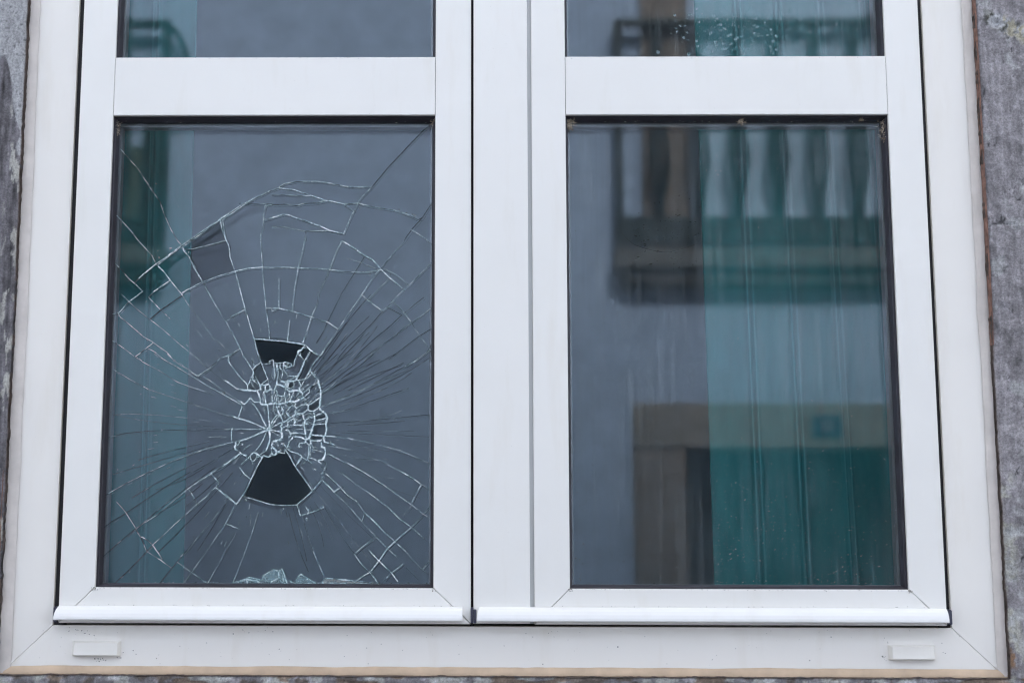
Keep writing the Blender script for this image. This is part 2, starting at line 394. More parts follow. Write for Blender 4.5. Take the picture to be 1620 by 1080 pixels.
# ================================================================== WINDOW FRAME
W = empty('window_frame', (.0433, .012, zz(-.148)))
tag(W, 'white plastic outer window frame with mitred corners, two drain caps and beige sealant', 'window frame')
YF = .012
FL, FLi, FR, FRi, FB, FBi, FT, FTi = -.6115, -.5536, .6960, .6378, -.150, -.0950, 1.215, 1.155
e = .00018
plate('jamb', [(FL, zz(FB+e)), (FLi, zz(FBi+e)), (FLi, zz(FTi-e)), (FL, zz(FT-e))], YF, .075, M['upvc_frame'], W)
plate('jamb', [(FRi, zz(FBi+e)), (FR, zz(FB+e)), (FR, zz(FT-e)), (FRi, zz(FTi-e))], YF, .075, M['upvc_frame'], W)
plate('bottom_rail', [(FL+e, zz(FB)), (FR-e, zz(FB)), (FRi-e, zz(FBi)), (FLi+e, zz(FBi))], YF, .075, M['upvc_frame'], W)
plate('top_rail', [(FL+e, zz(FT)), (FLi+e, zz(FTi)), (FRi-e, zz(FTi)), (FR-e, zz(FT))], YF, .075, M['upvc_frame'], W)
bm = bmesh.new()                                     # weather seal behind the gaps
for a in ((FLi-.002, FLi+.022, FBi, FTi), (FRi-.022, FRi+.002, FBi, FTi), (-.010, .028, FBi, FTi), (FLi, FRi, FBi-.002, FBi+.02), (FLi, FRi, FTi-.02, FTi+.002)):
    bm_box(bm, a[0], a[1], .066, .085+.001*a[0], zz(a[2]), zz(a[3]))
for a in ((FLi-.0004, -.5400, FBi-.003, FTi), (.6252, FRi+.0004, FBi-.003, FTi), (.0015, .0078, FBi, FTi)):
    bm_box(bm, a[0], a[1], .0175, .030, zz(a[2]), zz(a[3]))
from_bm('weather_seal', bm, M['rubber_dk'], W)
# cover caps over the drain slots: low tray with sloping sides
def drain_cap(x0, x1, z0, z1):
    bm = bmesh.new(); s = .0026
    o = [(x0, z0), (x1, z0), (x1, z1), (x0, z1)]; i = [(x0+s*1.5, z0+.0012), (x1-s*1.1, z0+.0012), (x1-s*1.1, z1-s), (x0+s*1.5, z1-s)]
    A = [bm.verts.new((x, YF-.0003, z)) for x, z in o]; B = [bm.verts.new((x, YF-.0075 if z > (z0+z1)/2 else YF-.0095, z)) for x, z in i]
    A2 = [bm.verts.new((x, YF+.002, z)) for x, z in o]
    bm.faces.new(B)
    for k in range(4):
        bm.faces.new((A[k], A[(k+1) % 4], B[(k+1) % 4], B[k])); bm.faces.new((A2[k], A2[(k+1) % 4], A[(k+1) % 4], A[k]))
    bmesh.ops.bevel(bm, geom=list(bm.edges), offset=.0005, segments=2, affect='EDGES')
    return from_bm('drain_cap', bm, M['cap'], W)
drain_cap(-.5260, -.4615, zz(-.1350), zz(-.1150)); drain_cap(.5525, .6140, zz(-.1362), zz(-.1165))
# sealant bead, built as a rounded wavy ribbon
def bead(name, path, wfun, mat, ax):
    bm = bmesh.new(); prev = None
    for i, (a, c0, c1) in enumerate(path):
        n = 6; row = []
        for k in range(n+1):
            t = k/n; c = c0+(c1-c0)*t; y = YF - .0012 - wfun*math.sin(math.pi*min(1, t*1.02))**.7 - (.004*(1-t)) + .0006*noise.noise(Vector((a*30, t*2, 4)))
            row.append(bm.verts.new((c, y, a) if ax == 'z' else (a, y, c)))
        if prev:
            for k in range(n): bm.faces.new((prev[k], prev[k+1], row[k+1], row[k]))
        prev = row
    return from_bm(name, bm, mat, W, True)
nz = lambda a, s: .0010*noise.noise(Vector((a*14, s, 0))) + .0005*noise.noise(Vector((a*60, s, 0)))
bead('sealant', [(zz(r), -.6225+nz(r, 1)*.6, -.6068 - max(0, r-.35)*.006 + nz(r, 2)*1.4) for r in [-.157+i*.004 for i in range(345)]], .0015, M['sealant'], 'z')
bead('sealant', [(zz(r), .7068+nz(r, 3)*.6, .6935 + nz(r, 4)*1.6 + (.001 if r < .3 else 0)) for r in [-.157+i*.004 for i in range(345)]], .0015, M['sealant'], 'z')
bead('sealant', [(x, zz(-.1585+nz(x, 5)*.6), zz(-.1478+nz(x, 6))) for x in [-.622+i*.004 for i in range(333)]], .0013, M['sealant_tan'], 'x')
bead('sealant', [(x, zz(1.225+nz(x, 7)*.6), zz(1.213+nz(x, 8))) for x in [-.622+i*.004 for i in range(333)]], .0013, M['sealant'], 'x')
# fly specks and grime on the frame
def specks(name, parent, mat, spots, y, n=6):
    bm = bmesh.new()
    for x, z, r in spots:
        vs = []; a0 = random.random()*6; el = .6+random.random()*.6
        for k in range(n):
            a = a0+k*2*math.pi/n; q = r*(.7+.6*random.random()); vs.append((x+math.cos(a)*q, z+math.sin(a)*q*el))
        top = [bm.verts.new((p[0], y-.0002, p[1])) for p in vs]; bot = [bm.verts.new((x+(p[0]-x)*1.15, y+.0001, z+(p[1]-z)*1.15)) for p in vs]
        bm.faces.new(top)
        for k in range(n): bm.faces.new((top[k], top[(k+1) % n], bot[(k+1) % n], bot[k]))
    o = from_bm(name, bm, mat, parent); o['kind'] = 'stuff'; return o
sp = []
for _ in range(120):
    sp.append((random.uniform(-.57, .66), zz(random.uniform(-.145, -.098)), abs(random.gauss(.00012, .00022))+.00010))
for cx, cz, n, s in ((-.52, -.103, 18, .02), (-.49, -.138, 14, .008), (-.463, -.134, 10, .003), (.552, -.133, 16, .004), (.555, -.116, 8, .01), (-.29, -.101, 10, .015), (.60, -.122, 8, .01)):
    for _ in range(n): sp.append((random.gauss(cx, s), min(zz(-.0975), zz(random.gauss(cz, .003))), .0002+random.random()*.0006))
specks('dirt_specks', W, M['dirt'], [s for s in sp if not (-.528 < s[0] < -.459 and zz(-.137) < s[1] < zz(-.113)) and not (.55 < s[0] < .616 and zz(-.138) < s[1] < zz(-.115))], YF)

# ================================================================== CASEMENTS
GY, GT, CAV = .022, .004, .016                     # outer pane face, pane thickness, cavity
ZT = 1.150                                         # top of the sashes
def gasket(parent, x0, x1, z0, z1):
    """sloping black glazing seal from the sash face down to the glass"""
    bm = bmesh.new(); w = .0046
    loops = [[(x0-.0005, .0055), (x0+.0004, .0050)], [(x0+.0010, .0045)], [(x0+.0024, .0120)], [(x0+w, GY-.0003)], [(x0+w, GY+.001)]]
    prof = [(-.0005, .0050), (.0008, .0046), (.0018, .0085), (.0026, .0090), (w-.0004, GY-.0012), (w, GY-.0002), (w-.002, GY+.0004)]
    rings = [[bm.verts.new((xx, y, z_)) for xx, z_ in ((x0+d, z0+d), (x1-d, z0+d), (x1-d, z1-d), (x0+d, z1-d))] for d, y in prof]
    for a, b in zip(rings, rings[1:]):
        for k in range(4): bm.faces.new((a[k], a[(k+1) % 4], b[(k+1) % 4], b[k]))
    return from_bm('glazing_gasket', bm, M['rubber'], parent)
def spacer(parent, x0, x1, z0, z1):
    bm = bmesh.new(); a, b = GY+GT+.0003, GY+GT+CAV-.0003; o = .001
    for q in ((x0-o, x1+o, z0-.008, z0+.0005), (x0-o, x1+o, z1-.0045, z1+.004), (x0-.008, x0-o+.0035, z0+.0008, z1-.005), (x1+o-.0035, x1+.008, z0+.0008, z1-.005)):
        bm_box(bm, q[0], q[1], a, b, q[2], q[3])
    return from_bm('spacer_bar', bm, M['spacer'], parent)
def pane(parent, name, x0, x1, z0, z1, y, mat):
    return box(name, x0-.002, x1+.002, y, y+GT, z0-.002, z1+.002, mat, parent)
def casement(name, label, XL, XLi, XRi, XR, loc, mullion=None):
    t = empty(name, loc); tag(t, label, 'casement')
    zb, zri, tb, tt = zz(-.0915), zz(-.0450), zz(.6030), zz(.6870); zt, zti = zz(ZT), zz(ZT-.046)
    m = M['upvc']; d = .0002
    plate('stile', [(XL, zb+.001), (XLi, zri+d), (XLi, zti-d), (XL, zt)], 0, .060, m, t, .0009)
    plate('stile', [(XRi, zri+d), (XR, zb+.001), (XR, zt), (XRi, zti-d)], 0, .060, m, t, .0009)
    plate('bottom_rail', [(XL+d, zb), (XR-d, zb), (XRi-d, zri), (XLi+d, zri)], 0, .060, m, t, .0009)
    plate('top_rail', [(XL+d, zt+.0005), (XLi+d, zti), (XRi-d, zti), (XR-d, zt+.0005)], 0, .060, m, t, .0009)
    plate('transom', rect(XLi+.0005, XRi-.0005, tb, tt), -.0006, .058, m, t, .0010)
    box('transom_joint', XLi-.001, XLi+.0008, .0016, .05, tb+.001, tt-.001, M['rubber_dk'], t); box('transom_joint', XRi-.0008, XRi+.001, .0016, .05, tb+.001, tt-.001, M['rubber_dk'], t)
    gasket(t, XLi, XRi, zri, tb); gasket(t, XLi, XRi, tt, zti)
    g_ = .0046
    lo = (XLi+g_, XRi-g_, zri+g_, tb-g_); hi = (XLi+g_, XRi-g_, tt+g_, zti-g_)
    spacer(t, *lo); spacer(t, *hi)
    return t, lo, hi
LC, Llo, Lhi = casement('casement', 'left white casement with the shattered lower pane', -.5435, -.4964, -.0466, .0030, (-.27, 0, zz(-.0915)))
RC, Rlo, Rhi = casement('casement', 'right white casement with intact glass and the wide central cover strip', .0870, .1342, .5806, .6285, (.32, 0, zz(-.0915)))
def dripbar(parent, x0, x1):
    pr = [(-.0012, zz(-.0690)), (-.0040, zz(-.0693)), (-.0080, zz(-.0710)), (-.0115, zz(-.0742)), (-.0140, zz(-.0786)), (-.0153, zz(-.0832)), (-.0155, zz(-.0860)), (-.0150, zz(-.0870)), (-.0138, zz(-.0874)), (-.0138, zz(-.0862)), (-.0010, zz(-.0858))]
    o = profile_x('drip_bar', pr, x0, x1, M['drip'], parent, taper=lambda z: .0040*max(0, (z-zz(-.0872))/.018)**2)
    return o
dripbar(LC, -.5460, -.0080); dripbar(RC, .0105, .6265)
plate('cover_strip', rect(.0065, .0812, zz(-.0905), zz(ZT)), -.0030, .060, M['upvc'], RC, .0009)
plate('cover_groove', rect(.0814, .0868, zz(-.0905), zz(ZT)), .0035, .055, M['groove'], RC, .0)
box('end_cap', -.5500, -.5441, -.0020, .02, zz(-.0905), zz(-.0705), M['endcap'], LC, .001)
box('end_cap', .0030, .0062, -.0045, .02, zz(-.0900), zz(-.0700), M['endcap'], RC, .0006)
box('end_cap', .0066, .0104, -.0058, -.0032, zz(-.0900), zz(-.0720), M['endcap'], RC, .0006)
box('end_cap', .6292, .6342, -.0040, .02, zz(-.0905), zz(-.0705), M['endcap'], RC, .001)
# whole panes
GI = GY+GT+CAV
for (c, q, mt) in ((LC, Lhi, 'glass_dusty'), (RC, Rhi, 'glass_streak'), (RC, Rlo, 'glass_streak')):
    pane(c, 'glass_pane', *q, GY, M[mt]); pane(c, 'inner_glass_pane', *q, GI, M['glass'])

# ================================================================== THE BROKEN PANE
CR = {'A': (170, 180, 5.4), 'B': (430, 180, 5.4), 'C': (170, 370, 5.4), 'D': (430, 370, 5.4), 'E': (170, 560, 5.4), 'F': (430, 560, 5.4),
      'G': (160, 745, 5.4), 'H': (430, 745, 5.4), 'I': (340, 510, 6.3545), 'J': (340, 640, 6.3545),
      'K': (355, 530, 15.43), 'L': (440, 530, 15.43), 'M': (355, 600, 15.43), 'N': (440, 600, 15.43), 'O': (355, 665, 15.43), 'Q': (440, 665, 15.43), 'S': (360, 890, 6.75)}
def px(view, s):
    ox, oy, k = CR[view]; a = [float(q) for q in s.replace(',', ' ').split()]
    return [(ox+a[i]/k, oy+a[i+1]/k) for i in range(0, len(a), 2)]
# sketched crack lines of the real pane: view letter, kind (w bright, m mixed, d dark hairline), width in mm, points
TR = '''
A w .9 75,865 150,945 200,1000 260,1080 380,1210 415,1285
A m .8 110,300 140,335 260,470 370,640 450,755 480,850 540,985 595,1080 630,1120
C w 1.1 230,415 300,350 415,255 500,200 630,100
A w 1.0 630,1125 700,1080 800,1010 920,930 975,890 1070,830 1150,775 1230,735 1330,690 1404,650
B w 1.0 0,655 50,635 100,600 150,590 210,578 410,580 500,595 580,610 670,628 850,628
B w 1.2 50,635 190,650 300,690 385,715 460,742 520,750 610,770 740,765
B m 1.0 740,765 820,785 900,800 1060,825 1130,850 1180,870 1250,905 1280,890
A m .8 1150,775 1240,770 1340,770 1404,765
B m .8 0,695 100,693 220,700 330,700
B m .9 0,775 130,772 215,785 260,768 385,760 460,742
A m .8 1340,790 1404,778
B w 1.3 0,890 100,862 140,865 250,905 400,955 500,1000 610,1025
A w 1.0 1335,905 1404,890
B m .7 0,965 100,965 280,1000 480,1000 610,1025
B w 1.2 610,770 700,830 715,830
B d .8 1360,90 1290,145 1170,270 1000,450 850,630 
B w .9 850,630 760,720 715,800 690,850 650,940 610,1030
D w .9 600,60 560,130 490,300
D m .8 490,300 470,360 400,500 385,600 340,700
D w .9 340,700 300,830 265,935
B d .7 1360,770 1290,880 1200,980 1130,1080
D m .7 1130,70 1050,150 935,290
D w .9 935,290 880,350 765,520 740,560
D w .9 740,560 650,690 565,820 450,980 410,1040
B w .8 1190,990 1290,1050 1350,1100
A w 1.0 965,900 975,980 1010,1080
C w 1.1 1010,40 1040,110 1045,200 1090,320 1120,430 1170,620 1200,720 1250,890
A w .8 1350,780 1330,860 1330,950 1305,1040 1305,1080
C w .8 1305,30 1315,150 1325,290 1330,400 1350,600 1370,750 1385,870 1380,905
B m .8 290,1000 285,1080
D w .8 285,20 260,150 225,290 195,450 170,660
C w 1.2 645,140 700,200 740,290 815,410 850,480 905,580
C m .8 905,580 1010,745 1080,870 1130,970 1170,1060
C w 1.2 415,260 480,320 540,400 580,450 630,510 700,620
C m .5 700,620 800,750 850,820 900,890 960,930 1060,1030
C w .8 60,245 130,320 180,380 240,430 300,490
C m .8 120,515 180,575 250,640 370,735
C w .7 370,735 480,820 620,945 780,1075
E m .5 780,60 850,115 980,220 1120,295 1190,310
C w .9 100,700 160,750 230,810 310,880 390,925 450,970 510,1010 550,1060
E m .7 510,0 600,80 690,130 765,180 860,215 960,290 1080,370 1160,430
C w .8 40,910 130,970 235,1050 290,1080
E m .6 290,60 450,145 600,240 740,290 900,340
C m .6 340,975 410,1010 480,1070
E w .8 400,0 560,90 740,200
E w 1.0 740,200 870,280 1000,350 1140,430
C w 1.0 300,490 250,530 180,580 100,670 45,685
C w 1.2 350,540 400,490 470,440 540,395
C w .8 350,540 455,650 535,725
C d 1.0 365,725 455,650 630,530
C w 1.2 635,505 730,450 815,410 950,360 1090,320 1200,295 1330,285 1404,290
C m .6 650,130 720,130 850,100 1000,60
D w 1.0 0,290 130,285 230,292 400,297 490,305
D w .9 490,305 600,320 700,325 820,325 930,310
C w .9 1010,745 1090,690 1180,645 1190,690
C w .9 1350,630 1404,635 
D w 1.1 0,632 50,635 170,660 340,710 480,755 565,815
D m .8 0,665 50,640
C m .8 235,1050 300,1000 390,930
C w .8 970,1060 1050,1030 1130,980
D w .8 60,380 58,630
D w .6 150,740 135,930
D d .5 780,210 745,270 700,340 600,500 480,740 430,850 380,930
D w 1.6 600,60 700,120 780,180 860,220 930,300
D w 1.3 930,300 1000,370 1060,420 1125,475
D w .6 640,205 750,240 900,300
D m .6 970,300 1080,360 1165,430
D w 1.0 765,520 850,590 945,660
D m .6 1000,385 930,450 830,555
D m .8 1360,250 1280,330 1180,430 1125,475 1080,520 1020,590 945,660
D d .6 945,660 850,770 740,880 640,970 560,1070
D w 1.0 1020,570 1100,640 1190,750 
D m .9 1190,750 1230,820 1290,905 1350,985
D m .8 1360,635 1230,735 1130,800 1010,900 900,980 790,1080
D d .5 975,620 1110,690 1000,795 880,890 780,980 690,1080
D d .4 1300,540 1220,600 1150,660
D d .5 1360,810 1260,870 1140,960 1000,1070
D w .8 1360,985 1230,1080 
F d .5 1380,-100 1310,0 1140,100 1000,180 870,250
F w 1.1 1240,50 1140,105
F m .8 870,250 720,335 560,400 440,440
F d .5 1050,0 880,90 700,190 500,300
F d .5 870,0 760,90 620,190
F w .9 620,190 500,275 
F w .9 500,285 430,325
F d .4 660,0 560,70 400,195
F d .4 560,0 460,90 370,160
F m .5 760,0 640,100 420,260
F d .6 1170,290 1050,330 850,400 620,480
F m .6 620,480 500,505
F d .6 1350,515 1100,540 850,565 640,578 500,590
F w .8 470,700 640,715 
F m .6 640,715 850,760 1090,820 1240,885 1340,930
F w .9 450,745 530,775
F m .5 470,780 660,810 750,845 920,910 1090,995
F w .9 1090,995 1160,1030 1230,1075 1270,1110
F m .5 470,850 640,930 740,985 890,1070
H m .7 430,80 530,180 640,280 780,440 890,560
H w .9 890,560 990,660 1070,735
H w .9 460,20 580,130 640,200 730,260
H m .6 730,260 790,350
H w .9 790,350 930,490 1050,600 1150,690
H m .6 1150,690 1215,765 1280,835 1330,870
H w .8 560,-10 700,95 870,215 1000,315
H w 1.1 1000,315 1090,405 1190,475 1300,575
H w .8 650,-70 770,0 960,120 1070,200 1200,290 1290,365 1345,395
H w 1.2 1100,0 1180,50 1270,105
H m .7 1270,105 1345,155
H w 1.0 1280,110 1230,190 1195,270
H m .9 1345,305 1290,375 1200,470 1050,600
H w 1.2 1050,600 990,655 910,770 840,860 
H w 1.0 840,860 770,900 690,960
H m 1.0 890,560 780,640 705,705
H w 1.1 705,705 770,800 840,865 910,960
H w 1.2 830,675 900,750 960,810 1015,860 1080,945
H m .8 1015,870 960,935
H m .9 1020,870 1080,825 1125,785
H d .5 1145,820 1250,925
H w 1.0 1345,765 1290,835
H d .5 450,310 520,430 620,590 705,705
H d .5 275,440 300,530 350,680
H w .8 350,680 400,790 450,910
H w 1.2 215,290 245,380 340,350 445,310 430,280
H w .9 285,290 315,350
H w 1.0 430,70 530,180 570,145 610,150
H w 1.0 770,425 795,355 930,480
H m .5 1120,380 1190,300
G m .8 60,190 200,110 420,0
E m .8 367,1000 560,910 820,815
E w .8 820,815 1060,755 1200,720 1345,650
G d .7 30,475 90,430 200,365 400,230 600,100 770,0
E d .5 740,1000 900,910 1080,800
G d .7 20,725 150,610 290,490
G m .7 290,490 480,370 730,160 
G w .8 730,160 830,90 940,25
E w 1.2 880,1020 1000,950 1100,870 1130,850
G d .6 110,960 250,830 440,630
G m .7 440,630 600,480 810,290 930,190
G w .6 810,290 1010,105
G d .7 500,955 600,830 720,690 860,520
G m .7 680,730 740,665 980,380 1070,270
G m .6 700,960 780,850 900,680 1060,450
G w .9 1060,450 1150,280 1200,220 1280,80
G m .6 910,955 1020,760 1150,520
G m .6 1125,955 1200,760 1290,520 1340,350
G m .8 130,260 205,345 290,480
G d 1.0 290,490 345,580 385,680 
G m 1.0 385,680 510,760 600,825
G w 1.1 350,560 400,590 440,630 520,745
G m .8 650,775 765,860 900,955
G w 1.2 750,150 800,240 815,290
G w 1.5 940,20 1010,105
G w 1.1 975,140 1080,210 1150,275
G m 1.0 1055,445 1110,465 1170,490
E w .7 40,125 200,220 350,300
E m .4 350,300 650,400 880,480 1070,535
E w 1.0 1070,535 1220,575 1345,635
E d .6 10,710 150,675 350,655 650,645 1050,640
E m .6 1050,640 1345,640
E w .9 690,130 765,190 860,130 890,110
E d .9 820,160 970,30
E w 1.0 1035,50 1050,90 1120,180 1195,265
K w 1.6 700,0 730,100 930,100 1140,130 1280,120 1389,150
K w 1.2 740,130 760,280 820,460 860,560 890,650
K w 1.3 890,650 760,750 690,840 700,930 660,1060
K w 1.0 220,0 280,130 370,310 460,490 560,640 640,780 690,850
K m .8 370,320 280,390 170,500 50,520
K w 1.2 100,540 90,620 130,710 220,820 
K w .8 220,820 320,940 430,1075
K w 1.2 650,570 690,680 730,750
K w .9 910,700 960,840 1010,930 1060,1075
K w .9 1190,620 1210,800 1220,950 1220,1075
K w .9 1220,740 1280,700 1260,830 1220,840
K w .9 1290,690 1290,850 1320,900 1290,1075
K w .8 1360,690 1370,820 1389,850
K w .8 700,870 740,980 800,1075
L w 1.4 0,130 230,165 380,185 570,220 650,240
L w 1.0 660,0 620,120 590,190
L w .7 230,0 225,160
L w 1.2 660,240 740,310 800,375 900,420 1010,520
L w 1.0 1010,520 900,640 820,770 780,830 800,900
L w 2.4 690,280 610,310 570,360 490,390 480,460
L w 1.4 480,460 530,510 600,570 650,620
L w 1.8 650,620 600,750 540,900 480,1000 440,1075
L w .8 790,390 730,500 660,620
L w .9 780,890 700,1000 660,1075
L w 1.1 240,1000 360,1000 480,1000
L w .9 1010,520 1080,460 1160,300 1300,90 1370,0
L w 1.5 140,670 230,670 320,690 330,740 270,790 190,760 140,730 140,670
L w 1.0 140,680 140,850 200,930 240,1000
L w .9 40,790 110,870 90,1060
L w .9 0,680 50,690 40,790 0,840
L w 1.6 800,900 880,1000 940,1075
M w 1.6 20,30 110,90 220,170 
M w .9 220,170 310,240 380,240
M w 2.2 380,240 460,260 560,265 700,280 790,290
M w 1.5 790,290 880,240 870,150 980,140 1090,110
M w 1.2 640,0 600,90 560,160 565,250
M w .7 470,20 550,110 565,150
M w .7 650,70 700,160 780,260
M w 1.0 800,0 840,90 870,160
M w 1.6 790,290 840,350 870,450 880,540 820,550 720,550
M w 1.5 400,530 440,590 490,600 560,550 630,450 720,550
M w .9 720,550 700,600 620,580
M w 1.2 440,600 420,700 380,800 340,930
M w 1.3 210,905 300,940 490,990
M w 1.0 490,990 560,1020 740,1075
M w 1.0 700,590 780,690 860,820 920,960 990,1075
M w 1.2 1000,150 1010,270 960,310 990,400 1010,600
M w 1.2 1090,110 1110,180 1120,250 1060,290 1000,300
M w 2.2 880,560 890,600 960,620 1060,610 1180,590 1250,590 1389,600
M w 1.6 1050,620 1075,800 1090,1075
M w .7 1200,620 1190,800
M w .7 1160,360 1180,580
M w 1.0 1120,250 1220,260 1290,300 1280,460 1250,580
M w 1.8 1270,600 1290,740 1340,840 1389,900
M w 1.4 1290,860 1200,960 1140,1060
M w .9 1320,900 1200,1060
M w 1.6 1290,0 1280,110 1220,250
M w 2.0 1280,130 1389,140
N w 2.0 0,130 70,150 150,190 200,210 250,280 320,300 400,280 470,270 540,300 600,350
N w 1.6 240,0 220,100 200,200
N w 1.2 80,60 180,80 170,190
N w 1.0 180,80 230,70
N w 1.4 300,30 400,40 470,20 520,70 550,150 510,210 540,270 600,340 600,420 640,440
N w .9 640,30 590,110 550,150
N w 1.2 180,220 150,380 180,480 180,560
N w 1.2 270,300 280,400 300,500 250,550
N w 1.0 390,290 330,420 310,500
N w 1.4 0,380 80,420 130,400 150,400
N w 2.0 0,600 100,590 200,560 300,540 400,550 470,520 540,480 640,440
N w 1.2 640,440 700,370 770,310 760,250
N w 1.0 640,440 680,520 680,600 640,610 570,620 450,700
N w 1.4 680,600 730,640 740,690 720,740 780,780 850,780 960,720 1000,680
N w .9 730,630 860,560 1000,450 1040,430
N w 2.6 970,0 990,100 1030,230 
N w 2.0 1030,230 1040,340 1040,430 1030,600 1000,680 
N w 2.2 1000,680 1040,750 1100,790 1170,850 1200,930 1190,1000 1160,1080
N w .7 570,240 700,150 760,120
N w .7 610,340 720,230 880,130 960,90
N w 1.4 400,550 430,600 400,640 440,710 410,780 430,870
N w 1.0 200,780 330,650 400,640
N w 1.2 70,640 80,700 120,740 110,850 30,860
N w 2.2 200,800 250,880 290,930
N w .9 150,600 210,640 270,690 330,650
N w 1.4 0,860 60,900 100,960 110,1010
N w 1.5 140,1050 300,930 420,870 520,830 620,830 700,750
N w 1.4 430,790 500,830
N w .9 210,1060 300,1000 390,940
N w 1.5 390,880 380,960 410,1000 400,1075
N w 1.5 600,840 620,940 650,1000 620,1075
N w 1.6 850,790 890,870 880,960 890,1075
N w 1.1 660,1000 760,930 890,900 1060,830 1100,800
N w .9 900,1010 1060,980 1170,950
Q w 1.2 0,70 100,50 160,20 270,20
Q w 2.4 100,90 60,130 90,200 70,270 100,360 90,410 20,490
Q w 1.0 100,180 230,120 240,50
Q w 1.3 240,50 240,220 160,240
Q w 1.4 240,220 290,290 310,360 260,410
Q w 1.2 400,20 380,100 450,120 550,110 640,100
Q w 2.0 650,20 630,120 650,200 660,300 680,340 
Q w 1.0 680,340 560,310 370,300 310,300
Q w .9 650,90 760,60 860,100
Q w 2.6 890,0 870,100 830,180 790,320 750,460
Q w .9 870,100 1000,85 1150,70
Q w 2.2 1160,0 1170,90 1180,240 1150,350 1070,470 
Q w 1.6 1070,470 1010,490 900,495 800,480 750,460 640,450 580,410 460,390 370,395
Q w 1.5 370,395 320,450 270,520 250,600 200,680
Q w 1.0 820,345 930,350 1120,380 1150,360
Q w 1.4 1120,380 1230,385 1389,395
Q w 1.0 660,380 700,430 750,460
Q w 1.3 660,450 680,530 620,550 530,550 510,610 520,650 490,670
Q w 1.0 680,530 740,580 800,590
Q w 2.0 800,590 800,490
Q w 1.5 760,590 750,700 740,880 720,950
Q w .7 800,590 780,760 780,880
Q w .7 820,600 860,670 850,770
Q w 1.6 1110,400 1130,520 1210,560 1290,550 1389,600
Q w 2.2 1050,480 1060,640 1130,660 1160,780 1130,880 1080,960 1000,960
Q w 1.8 1080,960 1150,1020 1160,1080
Q w .7 870,710 1000,740 1150,790 1389,880
Q w 1.1 770,910 830,920 940,970 1080,1060
Q w 1.2 200,690 350,770 470,800 570,860 570,920 470,1060
Q w 1.1 570,880 640,920 700,970 600,1060
Q w 1.2 720,950 790,1020 850,1080
O w 1.1 940,0 1010,130 1080,215
O w 1.6 1090,0 1095,120 1080,215
O w .9 1190,0 1120,140 1080,215
O w .9 1250,10 1130,170 1080,215
O w 1.0 1389,50 1250,120 1080,215
O w 1.1 560,20 640,50 780,90 900,150 1080,215
O m .8 0,220 160,210 340,210 600,210 860,210 1080,215
O w 1.6 210,190 180,220 170,320 180,400 180,510 200,530
O m .8 40,580 200,530 270,520
O w 1.1 1080,215 860,320 740,370 590,430 440,480 380,500
O w 2.6 270,520 280,590 250,640 270,710 330,740
O w 1.8 330,740 390,790 450,830 520,860 550,810
O w 1.6 390,490 350,580 300,610
O w 1.0 1080,215 1020,290 960,440 870,600 760,750 
O w 1.4 760,750 710,780 600,890 580,930
O w 2.0 1080,215 1110,330 1110,480 1060,620 1010,750
O w 1.0 1080,215 1300,260 1389,290
O w .8 1080,215 1290,350 1389,390
O w .7 390,770 500,670 650,570
O w 1.8 710,780 780,810 850,860 900,890 
O w 1.3 900,890 960,840 1050,890 1110,880 1120,820 1160,790 1150,680 1160,600 1170,520
O w 2.6 1170,520 1260,490 1389,460
O w .9 850,850 970,770 1010,750
O w 1.1 520,860 560,920 620,940 700,1000 740,970 790,890 790,820
O w 1.0 550,940 470,1010 400,1075
O w .9 700,1000 680,1075
O w 1.0 900,890 900,930 820,1075
O w 1.3 0,1070 90,1030 200,960 300,890 390,800
O w 2.2 1160,650 1240,700 1270,760 1250,830 1200,830 1160,800
O w 1.8 1270,760 1389,760
J w 1.2 700,450 740,500 810,625
J w 1.3 810,625 860,530
J w 1.2 810,625 980,865
J w 1.4 980,865 900,940 820,1005
J w 1.0 820,1005 700,1010 560,1000 430,960 285,920
J w 1.2 285,920 360,760 420,630 480,520
J w 1.4 245,625 290,690 360,750
J w 1.3 1115,610 1075,720 1075,750 980,865
J w 1.1 1075,750 1200,870 1260,835
J m .7 285,920 215,1000
J w 1.1 0,825 110,920 210,995
'''
lines = []                                    # (kind, width m, [(x,z)...])
for ln in TR.strip().split('\n'):
    v, k, w, pts = ln.split(' ', 3)
    lines.append([k, float(w)*.001, [P(a, b, GY) for a, b in px(v, pts)]])
gx0, gx1, gz0, gz1 = Llo[0]-.0025, Llo[1]+.0025, Llo[2]-.0025, Llo[3]+.0025
CEN = P(425, 679, GY)
def seg_near(p, a, b):
    dx, dz = b[0]-a[0], b[1]-a[1]; q = dx*dx+dz*dz
    t = 0 if q == 0 else max(0, min(1, ((p[0]-a[0])*dx+(p[1]-a[1])*dz)/q))
    c = (a[0]+dx*t, a[1]+dz*t); return math.hypot(c[0]-p[0], c[1]-p[1]), c
for i, L in enumerate(lines):                 # let every crack end on the crack it runs into
    for end in (0, -1):
        p = L[2][end]; best = (9, None)
        for j, K_ in enumerate(lines):
            if j == i: continue
            for a, b in zip(K_[2], K_[2][1:]):
                if abs(a[0]-p[0]) > .05: continue
                q = seg_near(p, a, b)
                if q[0] < best[0]: best = q
        far = math.hypot(p[0]-CEN[0], p[1]-CEN[1])
        if best[0] < (.0055 if far > .10 else .0028) and best[0] > 1e-5:
            if end == 0: L[2].insert(0, best[1])
            else: L[2].append(best[1])
